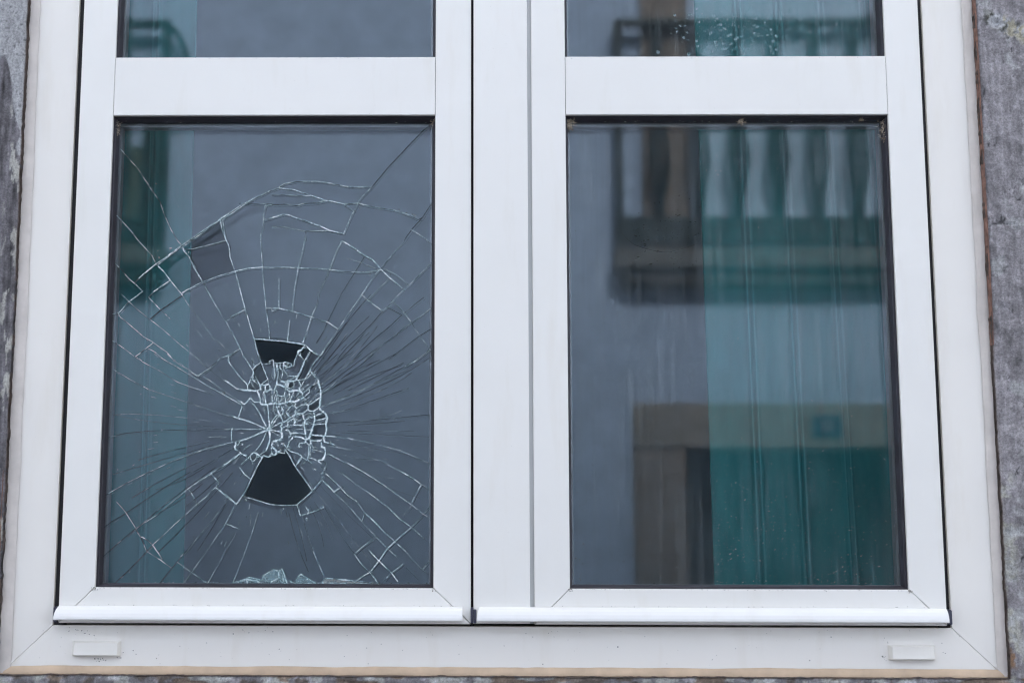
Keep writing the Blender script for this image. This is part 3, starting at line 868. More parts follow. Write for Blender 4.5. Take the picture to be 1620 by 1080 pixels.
GONE = ['K 740,125 930,110 1140,130 1389,150|L 60,145 230,170 380,195 570,232 650,245 600,310 490,390 465,460 410,600 375,760 330,735 320,692 140,670 20,680|K 1295,690 1200,670 1190,600 1080,640 1120,690 905,705 890,650 820,460',
 'J 490,515 540,530 570,510 610,510 640,480 700,490 708,450 740,500 810,625 980,865 900,940 820,1005 700,1010 560,1000 430,960 285,920 360,760 420,630',
 'C 430,262 630,110 645,140 700,200 740,290 815,410 630,505 540,400 480,320', 'C 640,112 800,0|A 1000,880 1150,775 1240,730|A 985,905 1010,1080|C 1040,110 1045,200 1090,320 950,360 815,410 740,290 700,200',
 'L 790,385 1005,520 900,640 820,770 775,850 660,1075|M 1389,60|N 60,20 230,100 300,0|L 480,1000 540,900 650,620 730,500', 'L 690,290 790,385 660,620 600,570 540,480 560,400 610,320',
 'L 780,890 840,910 700,1070 650,1075', 'M 640,20 700,20 860,170 870,240 790,290 570,255 565,160', 'M 1010,150 1090,120 1110,240 1060,280 1010,270', 'K 895,660 960,840 1060,1075|M 880,140 800,0 700,40|K 710,900 700,840 770,750',
 'Q 880,105 1150,75 1180,240 1150,350 1110,375 820,340 800,310 840,170', 'Q 815,355 1110,390 1060,470 900,490 805,480 770,440', 'N 740,640 1010,465 1010,620 960,720 850,775 780,770 735,740',
 'O 650,800 710,785 780,815 860,880 790,890 740,960 690,985 640,930', 'N 910,880 1100,810 1160,860 1170,940 900,1000', 'N 260,60 380,50 390,150 300,230 240,200']
gone_poly = []
for s in GONE:
    pl_ = []
    for part in s.split('|'): v, pp = part.split(' ', 1); pl_ += [P(a, b, GY) for a, b in px(v, pp)]
    gone_poly.append(pl_)
    lines.append(['w', .0009, pl_+[pl_[0]]])
def inside(p, poly):
    c = False; n = len(poly)
    for i in range(n):
        (ax, az), (bx, bz) = poly[i], poly[(i+1) % n]
        if (az > p[1]) != (bz > p[1]) and p[0] < (bx-ax)*(p[1]-az)/(bz-az)+ax: c = not c
    return c
def extend(pts):
    out = list(pts)
    for end in (0, -1):
        a = out[end]; b = out[1] if end == 0 else out[-2]
        dx, dz = a[0]-b[0], a[1]-b[1]; L = math.hypot(dx, dz) or 1; dx, dz = dx/L, dz/L
        near = min(a[0]-gx0, gx1-a[0], a[1]-gz0, gz1-a[1])
        ext = .0009 if near > .012 else .02
        q = (a[0]+dx*ext, a[1]+dz*ext)
        if near <= .012:                     # run into the rebate
            t = 1.0
            for lo, hi, p0, d in ((gx0, gx1, a[0], dx), (gz0, gz1, a[1], dz)):
                if abs(d) > 1e-6:
                    for lim in (lo, hi):
                        s = (lim-p0)/(d*ext)
                        if 0 < s < t: t = s
            q = (a[0]+dx*ext*t, a[1]+dz*ext*t)
        if end == 0: out.insert(0, q)
        else: out.append(q)
    return [(min(max(x, gx0), gx1), min(max(z, gz0), gz1)) for x, z in out]
cv, ce = [], []
def add_line(pts, closed=False):
    b = len(cv)
    for x, z in pts: cv.append(Vector((x*1000, z*1000)))
    for i in range(len(pts)-1): ce.append((b+i, b+i+1))
    if closed: ce.append((b+len(pts)-1, b))
add_line([(gx0, gz0), (gx1, gz0), (gx1, gz1), (gx0, gz1)], True)
for L in lines: add_line(extend(L[2]))
ov, oe, of, _, oeo, _ = delaunay_2d_cdt(cv, ce, [], 0, .25)
con = set()
for (a, b), src in zip(oe, oeo):
    if len(src): con.add((min(a, b), max(a, b)))
adj = {}
for fi, f in enumerate(of):
    for i in range(3):
        a, b = f[i], f[(i+1) % 3]; adj.setdefault((min(a, b), max(a, b)), []).append(fi)
reg = [-1]*len(of); nreg = 0
for s in range(len(of)):
    if reg[s] >= 0: continue
    st = [s]; reg[s] = nreg
    while st:
        f = st.pop()
        for i in range(3):
            a, b = of[f][i], of[f][(i+1) % 3]; k = (min(a, b), max(a, b))
            if k in con: continue
            for q in adj[k]:
                if reg[q] < 0: reg[q] = nreg; st.append(q)
    nreg += 1
def area(f):
    a, b, c = (ov[i] for i in f); return abs((b.x-a.x)*(c.y-a.y)-(c.x-a.x)*(b.y-a.y))/2
def find_region(x, z):
    p = Vector((x*1000, z*1000))
    for fi, f in enumerate(of):
        a, b, c = (ov[i] for i in f)
        d1 = (b-a).cross(p-a); d2 = (c-b).cross(p-b); d3 = (a-c).cross(p-c)
        if (d1 >= 0 and d2 >= 0 and d3 >= 0) or (d1 <= 0 and d2 <= 0 and d3 <= 0): return reg[fi]
    return -1
by = {}
for fi, r in enumerate(reg): by.setdefault(r, []).append(fi)
areas = {r: sum(area(of[f]) for f in fs) for r, fs in by.items()}
gone = set()
for r, fs in by.items():                       # pieces that have fallen out
    A = areas[r]; cg = sum(area(of[f]) for f in fs if any(inside((sum(ov[i].x for i in of[f])/3000, sum(ov[i].y for i in of[f])/3000), q) for q in gone_poly))
    if A > 0 and cg/A > .6: gone.add(r)
big = sorted(areas, key=lambda r: -areas[r])
print('gonecheck', [(round(a), round(b, 2)) for a, b in ((areas[r], sum(area(of[f]) for f in fs if any(inside((sum(ov[i].x for i in of[f])/3000, sum(ov[i].y for i in of[f])/3000), q) for q in gone_poly))/max(areas[r], 1e-6)) for r, fs in by.items()) if b > .05 and a > 20])
print('regions', nreg, 'gone', len(gone), [round(areas[r]) for r in big[:12]])
def shard_mesh(fs, bm, tilt=True):
    tri = set(fs); loc = {}
    cx = sum(sum(ov[i].x for i in of[f])/3*area(of[f]) for f in fs); cz = sum(sum(ov[i].y for i in of[f])/3*area(of[f]) for f in fs); A = sum(area(of[f]) for f in fs) or 1
    cx, cz = cx/A, cz/A
    # boundary edges and inward normals
    inw = {}; bnd = []
    for f in fs:
        t = of[f]; c = (ov[t[0]]+ov[t[1]]+ov[t[2]])/3
        for i in range(3):
            a, b = t[i], t[(i+1) % 3]; k = (min(a, b), max(a, b))
            if sum(1 for q in adj[k] if q in tri) == 1:
                n = Vector((-(ov[b].y-ov[a].y), ov[b].x-ov[a].x)); n.normalize()
                if n.dot(c-ov[a]) < 0: n = -n
                bnd.append((a, b))
                for q in (a, b): inw[q] = inw.get(q, Vector((0, 0)))+n
    sz = math.sqrt(A); amp = min(.0035, .0009+.02/max(sz, 4)) if tilt else 0
    tx, tz = random.gauss(0, amp)*.7, random.gauss(0, amp)*.7; off = random.uniform(-.00012, .00012)
    lim = .0009/max(sz*.001, .002); tx = max(-lim, min(lim, tx)); tz = max(-lim, min(lim, tz))
    def gv(i, back):
        k = (i, back)
        if k not in loc:
            p = ov[i].copy()
            if i in inw and inw[i].length > 1e-4: p += inw[i].normalized()*.11
            dy = off+((p.x-cx)*tx+(p.y-cz)*tz)*.001
            loc[k] = bm.verts.new((p.x*.001, GY+dy+(GT if back else 0), p.y*.001))
        return loc[k]
    for f in fs:
        t = of[f]
        if area(t) < 1e-3: continue
        try:
            bm.faces.new([gv(i, 0) for i in t]).material_index = 0; bm.faces.new([gv(i, 1) for i in reversed(t)]).material_index = 0
        except ValueError: pass
    for a, b in bnd:
        try: bm.faces.new((gv(a, 0), gv(b, 0), gv(b, 1), gv(a, 1))).material_index = 1
        except ValueError: pass
small = bmesh.new(); ns = 0; first = True
for r in big:
    if r in gone: continue
    if ns < 285 and areas[r] > 14:
        bm = bmesh.new(); shard_mesh(by[r], bm); bmesh.ops.recalc_face_normals(bm, faces=bm.faces)
        me = bpy.data.meshes.new('glass_shard'); bm.to_mesh(me); bm.free(); me.transform(Matrix.Translation(-LC.location))
        o = link('glass_shard', me, [M['glass_dusty'], M['edge']], LC); ns += 1
        for p in me.polygons: p.use_smooth = False
    elif areas[r] > .6: shard_mesh(by[r], small, True)
so = from_bm('tiny_glass_shards', small, [M['glass_dusty'], M['edge']], LC); so['kind'] = 'stuff'
print('shards', ns)
# cracks as real clefts: ribbons 4 mm deep, their rough rims of uneven width
def ribbons(name, items, parent, yf=GY-.0004, depth=.0042):
    V, Fc, T = [], [], []
    for kind, w0, pts in items:
        L = 0; res = []
        for (x0, z0), (x1, z1) in zip(pts, pts[1:]):
            d = math.hypot(x1-x0, z1-z0); n = max(1, int(d/.0016))
            for i in range(n):
                t = i/n; res.append((x0+(x1-x0)*t, z0+(z1-z0)*t, L+d*t))
            L += d
        res.append((*pts[-1], L)); sd = random.random()*100; prev = None
        for i, (x, z, s) in enumerate(res):
            a = res[max(0, i-1)]; b = res[min(len(res)-1, i+1)]
            dx, dz = b[0]-a[0], b[1]-a[1]; q = math.hypot(dx, dz) or 1; nx, nz_ = -dz/q, dx/q
            jn = .00028*noise.noise(Vector((s*260, sd, 0))) + .00015*noise.noise(Vector((s*900, sd, 2)))
            x += nx*jn; z += nz_*jn
            f1 = noise.noise(Vector((s*90, sd, 5)))*.5+.5; f2 = noise.noise(Vector((s*520, sd, 8)))*.5+.5
            if kind == 'w': f3 = noise.noise(Vector((s*1500, sd, 14)))*.5+.5; w = w0*(.25+.45*f1+.95*f2*f2+.25*f3)*(.90 if math.hypot(x-CEN[0]-.022, z-CEN[1]-.02) < .07 else .74); t = .02+1.15*f1+.9*(f2-.5)+.5*(f3-.5); t = max(t, .62) if math.hypot(x-CEN[0]-.022, z-CEN[1]-.02) < .07 and f2 > .3 else t
            elif kind == 'm': w = w0*(.22+.45*f1+.5*f2*f2); t = 1.35*f1-.12+.5*(f2-.5)
            else: w = w0*(.24+.36*f2); t = .02+(.6 if f1 > .70 else 0)
            if i in (0, len(res)-1): w *= .3
            w = max(w, .00012)*.5; t = max(0, min(1, t)); asym = .5+.5*noise.noise(Vector((s*60, sd, 11)))
            base = len(V)
            V += [(x+nx*w*(1+asym), yf, z+nz_*w*(1+asym)), (x, yf-.00025*f2, z), (x-nx*w*(2-asym)*.8, yf, z-nz_*w*(2-asym)*.8), (x, yf+depth, z)]
            T += [t*.8, t, t*.75, t*.55]
            if prev is not None:
                for k, l in ((0, 1), (1, 2), (2, 3), (3, 0)): Fc.append((prev+k, prev+l, base+l, base+k))
            prev = base
    me = bpy.data.meshes.new(name); me.from_pydata(V, [], Fc); me.update()
    at = me.attributes.new('tone', 'FLOAT', 'POINT'); at.data.foreach_set('value', T)
    me.transform(Matrix.Translation(-parent.location))
    o = link(name, me, M['fracture'], parent); o['kind'] = 'stuff'; return o
fine = []
def rnd_ray(a0, r0, r1, kind, w, bend=.0):
    pts = []; 
    for i in range(9):
        t = i/8; r = r0+(r1-r0)*t; a = a0+bend*t*t
        pts.append((CEN[0]+math.cos(a)*r*.85e-3+random.gauss(0, .00015), CEN[1]+math.sin(a)*r*.85e-3))
    if not any(inside(p, q) for p in pts for q in gone_poly) and all(gx0+.004 < p[0] < gx1-.004 and gz0+.004 < p[1] < gz1-.004 for p in pts): fine.append([kind, w, pts])
for hi_ in range(64):                                    # hair cracks radiating from the blow
    a = (-.45+hi_*.045) if hi_ < 34 else (3.0+(hi_-34)*.085); a += random.uniform(-.02, .02)
    r0 = random.uniform(85, 150); rnd_ray(a, r0, r0+random.uniform(50, 190), random.choice('ddm'), random.uniform(.00016, .00026), random.uniform(-.06, .06)*(1 if math.cos(a) > 0 else -1))
for _ in range(260):                                   # scratches between the crushed cells
    a = random.gauss(.75, .75); r0 = random.uniform(25, 92); rnd_ray(a, r0, r0+random.uniform(3, 12), 'w', random.uniform(.0002, .0005))
for _ in range(120):
    a = random.uniform(0, 6.28); r0 = random.uniform(60, 190); rnd_ray(a, r0, r0+random.uniform(4, 14), 'm', .0003)
back = []
for i, (k, w, pts) in enumerate(lines):
    if math.hypot(pts[0][0]-CEN[0]-.02, pts[0][1]-CEN[1]-.02) < .075: continue
    dx, dz = (1.5+.7*math.sin(i*1.7))*.001, -(1.6+.8*math.sin(i*2.3))*.001
    back.append(['d', w*.55, [(min(gx1-.003, max(gx0+.003, x+dx)), min(gz1-.003, max(gz0+.003, z+dz))) for x, z in pts]])
ribbons('fracture_back_edges', back, LC, GY+GT-.0006, .0008)
ribbons('fracture_lines', lines, LC); ribbons('hair_cracks', fine, LC)
# splintered flakes still clinging to the cracks: view x,z size(mm)
FL_ = 'C 445,200 5 C 190,395 5 C 540,130 9 C 345,910 6 C 65,680 5 C 1160,640 5 C 1175,680 5 C 1055,700 3 C 905,895 4 C 960,990 4 C 130,525 3 C 250,825 3 B 1215,865 9 B 1150,850 5 B 1090,820 4 B 320,692 4 B 480,745 4 B 750,810 4 B 600,1020 4 D 835,345 8 D 1015,350 4 D 860,765 5 D 940,665 4 D 335,740 5 D 400,500 4 L 1080,440 6 L 1150,330 3 L 900,900 6 L 960,1020 5 F 365,180 7 F 1220,65 5 F 890,240 4 E 985,320 6 E 780,190 5 E 880,115 4 H 300,410 8 H 100,320 5 H 420,20 4 H 390,330 4 H 600,130 4 H 730,265 3 H 210,240 4 H 350,215 5 J 310,950 6 J 100,950 4 J 130,880 3 J 610,390 8 J 690,400 9 J 640,430 5 J 590,420 6 J 750,370 5 J 1150,380 5 J 1020,650 7 J 1060,690 5 J 1290,830 4 J 150,700 3 J 690,1045 4 J 960,930 5 I 740,420 6 I 570,385 4 I 90,710 6 I 110,590 4 I 860,310 4 I 1000,520 5 I 1060,880 5 I 40,280 4 G 1065,250 4 G 1240,385 5 G 1240,240 5 G 420,650 4 G 195,550 2 C 690,160 4 A 1130,770 5 A 950,915 5 A 975,915 4'.split(' ')
bmc = bmesh.new()
def flake(x, z, r, y, asp=1.0, ang=None):
    ang = random.random()*6.28 if ang is None else ang; n = random.randint(6, 9); ring = []
    cv_ = bmc.verts.new((x, y-.0006, z))
    for k in range(n):
        a = k*2*math.pi/n; q = r*(.55+.6*random.random()); ux, uz = math.cos(a)*q, math.sin(a)*q*asp
        ring.append(bmc.verts.new((x+ux*math.cos(ang)-uz*math.sin(ang), y+.0001*random.random(), z+ux*math.sin(ang)+uz*math.cos(ang))))
    for k in range(n): bmc.faces.new((cv_, ring[k], ring[(k+1) % n]))
for i in range(0, len(FL_), 3):
    a, b = px(FL_[i], FL_[i+1])[0]; x, z = P(a, b, GY); s = float(FL_[i+2])*.001*.42
    for _ in range(3): flake(x+random.gauss(0, s*.35), z+random.gauss(0, s*.35), s*random.uniform(.35, .75), GY-.0007-.0002*random.random(), random.uniform(.4, .8))
for _ in range(220):                                   # crumbs along bright cracks
    k, w, pts = random.choice([l for l in lines if l[0] != 'd']); j = random.randrange(len(pts)-1); t = random.random()
    x = pts[j][0]*(1-t)+pts[j+1][0]*t; z = pts[j][1]*(1-t)+pts[j+1][1]*t
    flake(x+random.gauss(0, .0005), z+random.gauss(0, .0005), random.uniform(.0003, .0009), GY-.0006, .6)
for _ in range(230):                                   # crushed crumbs round the blow
    a, b = random.gauss(.022, .024), random.gauss(.028, .034)
    p = (CEN[0]+a, CEN[1]+b)
    if any(inside(p, q) for q in gone_poly) or abs(a-.022) > .05: continue
    flake(p[0], p[1], random.uniform(.0003, .0010), GY-.0008, random.uniform(.3, .9))
for a, b, r in ((453, 707, 2.2), (457, 710, 2.0), (449, 703, 1.8), (440, 704, 1.6), (444, 711, 1.2), (455, 577, 1.7), (459, 580, 1.4), (452, 582, 1.2), (500, 615, 1.8), (503, 622, 1.5), (512, 566, 1.4), (513, 741, 1.6), (508, 738, 1.3), (383, 702, 1.7), (379, 709, 1.5)):
    x, z = P(a, b, GY); flake(x, z, r*.0014, GY-.0009, .7); flake(x+.0006, z-.0004, r*.0010, GY-.0011, .6)
for L in lines:                                        # pale flakes painted as glints where cracks meet
    if L[0] == 'w' and random.random() < .45: flake(*L[2][-1], random.uniform(.0006, .0013), GY-.0009, .6)
fo = from_bm('glass_chips_and_glints', bmc, M['chip'], LC); fo['kind'] = 'stuff'
bm = bmesh.new()                                       # crumbs of glass along the foot of the cavity
for _ in range(90):
    x = random.gauss(P(450, 920, .033)[0], .11)
    if not Llo[0]+.004 < x < Llo[1]-.004: continue
    r = random.uniform(.0005, .0018); vv = bmesh.ops.create_icosphere(bm, subdivisions=1, radius=r)['verts']
    y = random.uniform(GY+GT+.002, GI-.003)
    for v in vv: v.co = Vector((x+v.co.x*random.uniform(.8, 1.6), y+v.co.y, Llo[2]+.0006+r*.6+v.co.z*.7))
co_ = from_bm('glass_crumbs', bm, M['chip'], LC); co_['kind'] = 'stuff'
for c_, q_, xa_, xb_ in ((LC, Llo, -.4964, -.0466), (RC, Rlo, .1342, .5806)):   # grime caught along rails and joints
    g1 = [(random.uniform(xa_, xb_), zz(-.0455-abs(random.gauss(0, .0006))), random.uniform(.00015, .0005)) for _ in range(70)]
    g1 += [(random.uniform(xa_, xb_), zz(.6866-abs(random.gauss(0, .0010))), random.uniform(.00012, .0004)) for _ in range(50)]
    g1 += [(random.choice((xa_, xb_))+random.gauss(0, .0015), zz(-.045)-random.random()*.004, random.uniform(.0002, .0007)) for _ in range(26)]
    g1 += [(random.gauss((xa_+xb_)/2, .2), zz(-.0680+random.gauss(0, .0004)), random.uniform(.00015, .0005)) for _ in range(60)]
    g1 = [p for p in g1 if xa_-.03 < p[0] < xb_+.03]
    specks('rail_grime', c_, M['grime'], g1, -.0008)
# inner pane of the broken unit, holed behind the two openings
def inner_pane():
    x0, x1, z0, z1 = gx0, gx1, gz0, gz1
    H1 = [P(a, b, GI) for a, b in px('K', '700,60 1389,60') + px('L', '250,120 700,230 760,330 560,700 500,900 0,780') + px('K', '1100,760 860,740')]
    H2 = [P(a, b, GI) for a, b in px('J', '470,470 600,430 730,430 850,610 1010,870 920,960 820,1050 560,1050 250,960 340,760 400,610')]
    vs = [Vector((x*1000, z*1000)) for x, z in rect(x0, x1, z0, z1)] + [Vector((x*1000, z*1000)) for x, z in H1+H2]
    n1, n2 = len(H1), len(H2)
    ed = [(i, (i+1) % 4) for i in range(4)] + [(4+i, 4+(i+1) % n1) for i in range(n1)] + [(4+n1+i, 4+n1+(i+1) % n2) for i in range(n2)]
    V, E_, Fq, *_ = delaunay_2d_cdt(vs, ed, [], 0, .01)
    bm = bmesh.new(); f_ = [bm.verts.new((v.x*.001, GI, v.y*.001)) for v in V]; b_ = [bm.verts.new((v.x*.001, GI+GT, v.y*.001)) for v in V]
    cnt = {}
    for t in Fq:
        c = (sum(V[i].x for i in t)/3000, sum(V[i].y for i in t)/3000)
        if inside(c, H1) or inside(c, H2): continue
        bm.faces.new([f_[i] for i in t]); bm.faces.new([b_[i] for i in reversed(t)])
        for i in range(3):
            k = (min(t[i], t[(i+1) % 3]), max(t[i], t[(i+1) % 3])); cnt[k] = cnt.get(k, 0)+1
    for (a, b), n in cnt.items():
        if n == 1: bm.faces.new((f_[a], f_[b], b_[b], b_[a])).material_index = 1
    for v in [v for v in bm.verts if not v.link_faces]: bm.verts.remove(v)
    return from_bm('inner_glass_pane', bm, [M['glass'], M['edge']], LC)
inner_pane()
# loose shards that slid down between the panes, standing on the spacer
LOOSE = [('215,222 205,180 232,172 262,188 318,190 334,222', 'small crumpled glass shard lying leftmost at the foot of the cracked pane', 'loose', .0300),
         ('372,172 380,137 488,66 540,88 548,160 438,216', 'large clear glass shard leaning highest of the pile at the foot of the cracked pane', 'loose', .0335),
         ('548,90 580,60 600,110 636,217 596,221 548,168', 'upright glass sliver right of the largest loose shard', 'loose', .0300),
         ('512,204 558,166 625,182 642,222 528,222', 'low rounded glass shard in front of the upright sliver', 'loose', .0372),
         ('655,182 690,186 716,219 688,219', 'smallest loose glass splinter between the two shard piles', 'loose', .0330),
         ('716,212 738,162 784,120 868,168 944,222', 'ribbed triangular glass shard lying right of the shard pile', 'loose', .0310),
         ('1008,192 1030,166 1092,164 1300,186 1512,206 1504,222 1028,222', 'long dirty brownish glass shard lying flat at the foot of the cracked pane', 'loose_brown', .0320),
         ('40,220 208,166 232,152 380,184 330,196 212,176', 'thin curved glass splinter at the far left of the shard pile', 'loose', .0360)]
for pts, lab, mt, y in LOOSE:
    poly = [P(a, b, y) for a, b in px('S', pts)]; zb = min(p[1] for p in poly); base = Llo[2]+.0006
    cxm = sum(p[0] for p in poly)/len(poly)
    o = empty('loose_glass_shard', (cxm, y, base)); tag(o, lab, 'glass shard')
    bm = bmesh.new(); bm_plate(bm, [(x, max(z, base)) for x, z in poly], y, y+.0026, .0004, 1)
    from_bm('shard_body', bm, M[mt], o)
    rim = [[('w'), .0017, poly+[poly[0]]]]
    for _ in range(2):
        a, b = random.sample(poly, 2); rim.append(['w', .0008, [a, ((a[0]+b[0])/2+.0004, (a[1]+b[1])/2), b]])
    r = ribbons('shard_rim', rim, o, y-.0003, .0024); 
# dust, flecks and drops on the glass
def rnd_spots(n, x0, x1, z0, z1, r, f=None):
    out = []
    while len(out) < n:
        x, z = random.uniform(x0, x1), random.uniform(z0, z1)
        if f is None or random.random() < f(x, z): out.append((x, z, r*(.5+random.random()*random.random()*2)))
    return out
zl, zh = Rlo[2], Rlo[3]
def flecks(name, parent, spots, mat, y=GY, elong=1.0):
    bm = bmesh.new()
    for x, z, r in spots:
        a = random.gauss(.15, .5); l = r*random.uniform(.7, .7+2*elong*random.random()); w = r*random.uniform(.35, .7); n = 3
        c, s = math.cos(a), math.sin(a); bend = random.uniform(-.5, .5)*l
        up, dn = [], []
        for k in range(n+1):
            t = k/n*2-1; ww = w*(1-t*t*.8); bx, bz = t*l, bend*t*t*.5
            up.append(bm.verts.new((x+bx*c-(bz+ww)*s, y-.00025, z+bx*s+(bz+ww)*c))); dn.append(bm.verts.new((x+bx*c-(bz-ww)*s, y-.00010, z+bx*s+(bz-ww)*c)))
        for k in range(n): bm.faces.new((up[k], up[k+1], dn[k+1], dn[k]))
    o = from_bm(name, bm, mat, parent); o['kind'] = 'stuff'; return o
M['fleck'] = make_shardglass('fleck_film', (.62, .66, .66), .9)
flecks('dust_flecks', RC, rnd_spots(1300, Rlo[0], Rlo[1], zl, zh, .00042, lambda x, z: max(.03, 1-(z-zl)/.20)) + rnd_spots(70, Rlo[0]+.15, Rlo[0]+.24, zl, zh, .0004, lambda x, z: 1.0), M['fleck'])
flecks('dust_flecks', LC, rnd_spots(300, Llo[0], Llo[1], zl, zh, .0004, lambda x, z: max(.25, 1-(z-zl)/.3)), M['fleck'])
# short dark scratches in the film on the right pane
scr = rnd_spots(110, P(1000, 400, GY)[0], P(1110, 400, GY)[0], P(1000, 440, GY)[1], P(1000, 300, GY)[1], .0008, lambda x, z: max(0, 1-abs(z-P(1000, 375, GY)[1])/.07))
M['scratch'] = make_shardglass('dark_scratch', (.01, .015, .02), 1.2)
flecks('film_scratches', RC, scr + rnd_spots(26, P(1120, 400, GY)[0], P(1360, 400, GY)[0], P(1000, 440, GY)[1], P(1000, 330, GY)[1], .0008), M['scratch'])
bm = bmesh.new(); pts = [P(a, b, GY-.0002) for a, b in [(983, 369), (992, 378), (1003, 387), (1020, 393), (1040, 398), (1062, 398), (1085, 392), (1105, 385)]]
prev = None
for i, (x, z) in enumerate(pts):
    w = .00035*(1-abs(i/7*2-1)*.7); a, b = bm.verts.new((x, GY-.0003, z+w)), bm.verts.new((x, GY-.0001, z-w))
    if prev: bm.faces.new((prev[0], a, b, prev[1]))
    prev = (a, b)
from_bm('curved_scratch', bm, M['scratch'], RC)
# rain drops on the upper right pane
def make_water():
    t = NT('water_drop'); gl = t.a('ShaderNodeBsdfGlass', i_Color=(.95, 1, 1, 1), i_Roughness=0.0, i_IOR=1.33); return t.done(gl.outputs[0])
M['water'] = make_water()
drops = [(296, 158, 4), (450, 178, 5), (478, 204, 4), (457, 216, 3), (378, 236, 5), (523, 249, 5), (502, 256, 4), (556, 280, 5), (570, 272, 4), (413, 302, 5), (420, 324, 4), (468, 312, 4), (525, 314, 4), (466, 350, 5), (492, 345, 3), (620, 377, 6), (703, 135, 4), (786, 132, 4), (764, 162, 3), (713, 192, 4), (692, 180, 3), (809, 212, 4), (692, 237, 4), (718, 257, 4), (785, 250, 4), (843, 256, 4), (826, 294, 5), (806, 333, 4), (846, 352, 5), (810, 365, 4), (825, 380, 3), (676, 315, 4), (910, 102, 5), (947, 75, 5), (1067, 101, 4), (1022, 141, 4), (1084, 226, 4), (1275, 174, 4), (188, 268, 4), (210, 232, 3), (278, 295, 4), (287, 330, 4), (7, 370, 6), (226, 386, 6), (125, 108, 4), (236, 106, 4), (402, 115, 4), (420, 134, 4), (666, 47, 4), (650, 74, 3), (448, 270, 3), (550, 185, 3), (388, 370, 4), (142, 225, 3)]
bm = bmesh.new()
for a, b, s in drops + [(random.gauss(560, 260), random.uniform(60, 390), random.uniform(1.2, 2.4)) for _ in range(150)]:
    x, z = P(1040+a/4.5, b/4.5, GY); r = s*.00030*1.4
    if not (Rhi[0]+.002 < x < Rhi[1]-.002 and z > Rhi[2]+.002): continue
    vv = bmesh.ops.create_uvsphere(bm, u_segments=10, v_segments=7, radius=1)['verts']
    for v in vv: v.co = Vector((x+v.co.x*r, GY-.0001-.55*r*max(-v.co.y, -.1), z+v.co.z*r*1.12))
dr = from_bm('rain_drops', bm, M['water'], RC, True); dr['kind'] = 'stuff'
# speckled grime on the top gaskets
for c, q in ((LC, Llo), (RC, Rlo)):
    n = 45 if c is LC else 150; sps = []
    for _ in range(n):
        x = random.uniform(q[0]-.003, q[1]+.003); t = random.random()
        sps.append((x, q[3]+.0046*(1-t), .0003+.0005*random.random()**2, GY-.017*(1-t)-.0006))
    bm = bmesh.new()
    for x, z, r, y in sps:
        vv = bmesh.ops.create_icosphere(bm, subdivisions=1, radius=r)['verts']
        sx = random.uniform(.8, 2.6)
        for v in vv: v.co = Vector((x+v.co.x*sx, y+v.co.y, z+v.co.z))
    o = from_bm('gasket_grime', bm, M['dust'], c); o['kind'] = 'stuff'
# little cobweb nests in the rebate corners
def nest(u, v, size, label, down=0.0, n=46):
    x, z = P(u, v, .010); o = empty('cobweb_tuft', (x, .010, z)); tag(o, label, 'cobweb')
    bm = bmesh.new()
    for _ in range(n):
        p = Vector((x+random.gauss(0, size*.35), .012+random.gauss(0, .002), z+random.gauss(0, size*.35)-down*random.random()**1.5*size*4)); pts = [p]
        d = Vector((random.gauss(0, 1), random.gauss(0, .5), random.gauss(0, 1))).normalized()
        for k in range(4):
            d = (d+Vector((random.gauss(0, .6), random.gauss(0, .3), random.gauss(0, .6)))).normalized(); p = p+d*size*.22; pts.append(Vector((p.x, min(max(p.y, .004), .0205), p.z)))
        tube(bm, pts, random.uniform(.00012, .00028), 4)
    from_bm('web_threads', bm, M['silk'], o)
    bm = bmesh.new()
    for _ in range(int(n*.8)):
        vv = bmesh.ops.create_icosphere(bm, subdivisions=1, radius=random.uniform(.0003, .0009))['verts']
        off = Vector((x+random.gauss(0, size*.4), random.uniform(.008, .018), z+random.gauss(0, size*.4)-down*random.random()*size*4))
        for w in vv: w.co = w.co+off
    e_ = from_bm('web_debris', bm, M['debris'], o); e_['kind'] = 'stuff'
nest(184, 190, .006, 'cobweb and brown debris hanging down the top left corner of the cracked pane', .9, 50)
nest(686, 190, .006, 'small brown cobweb in the top right corner of the cracked pane', .3, 34)
nest(901, 191, .008, 'pale cobweb tuft in the top left corner of the intact lower pane', .3, 70)
nest(1173, 191, .005, 'tiny pale cobweb knot midway along the top of the intact lower pane', .1, 40)
nest(1398, 192, .007, 'brown cobweb strands in the top right corner of the intact lower pane', 1.0, 50)
nest(1362, 188, .004, 'faint brown cobweb just left of the top right corner of the intact lower pane', 0, 20)

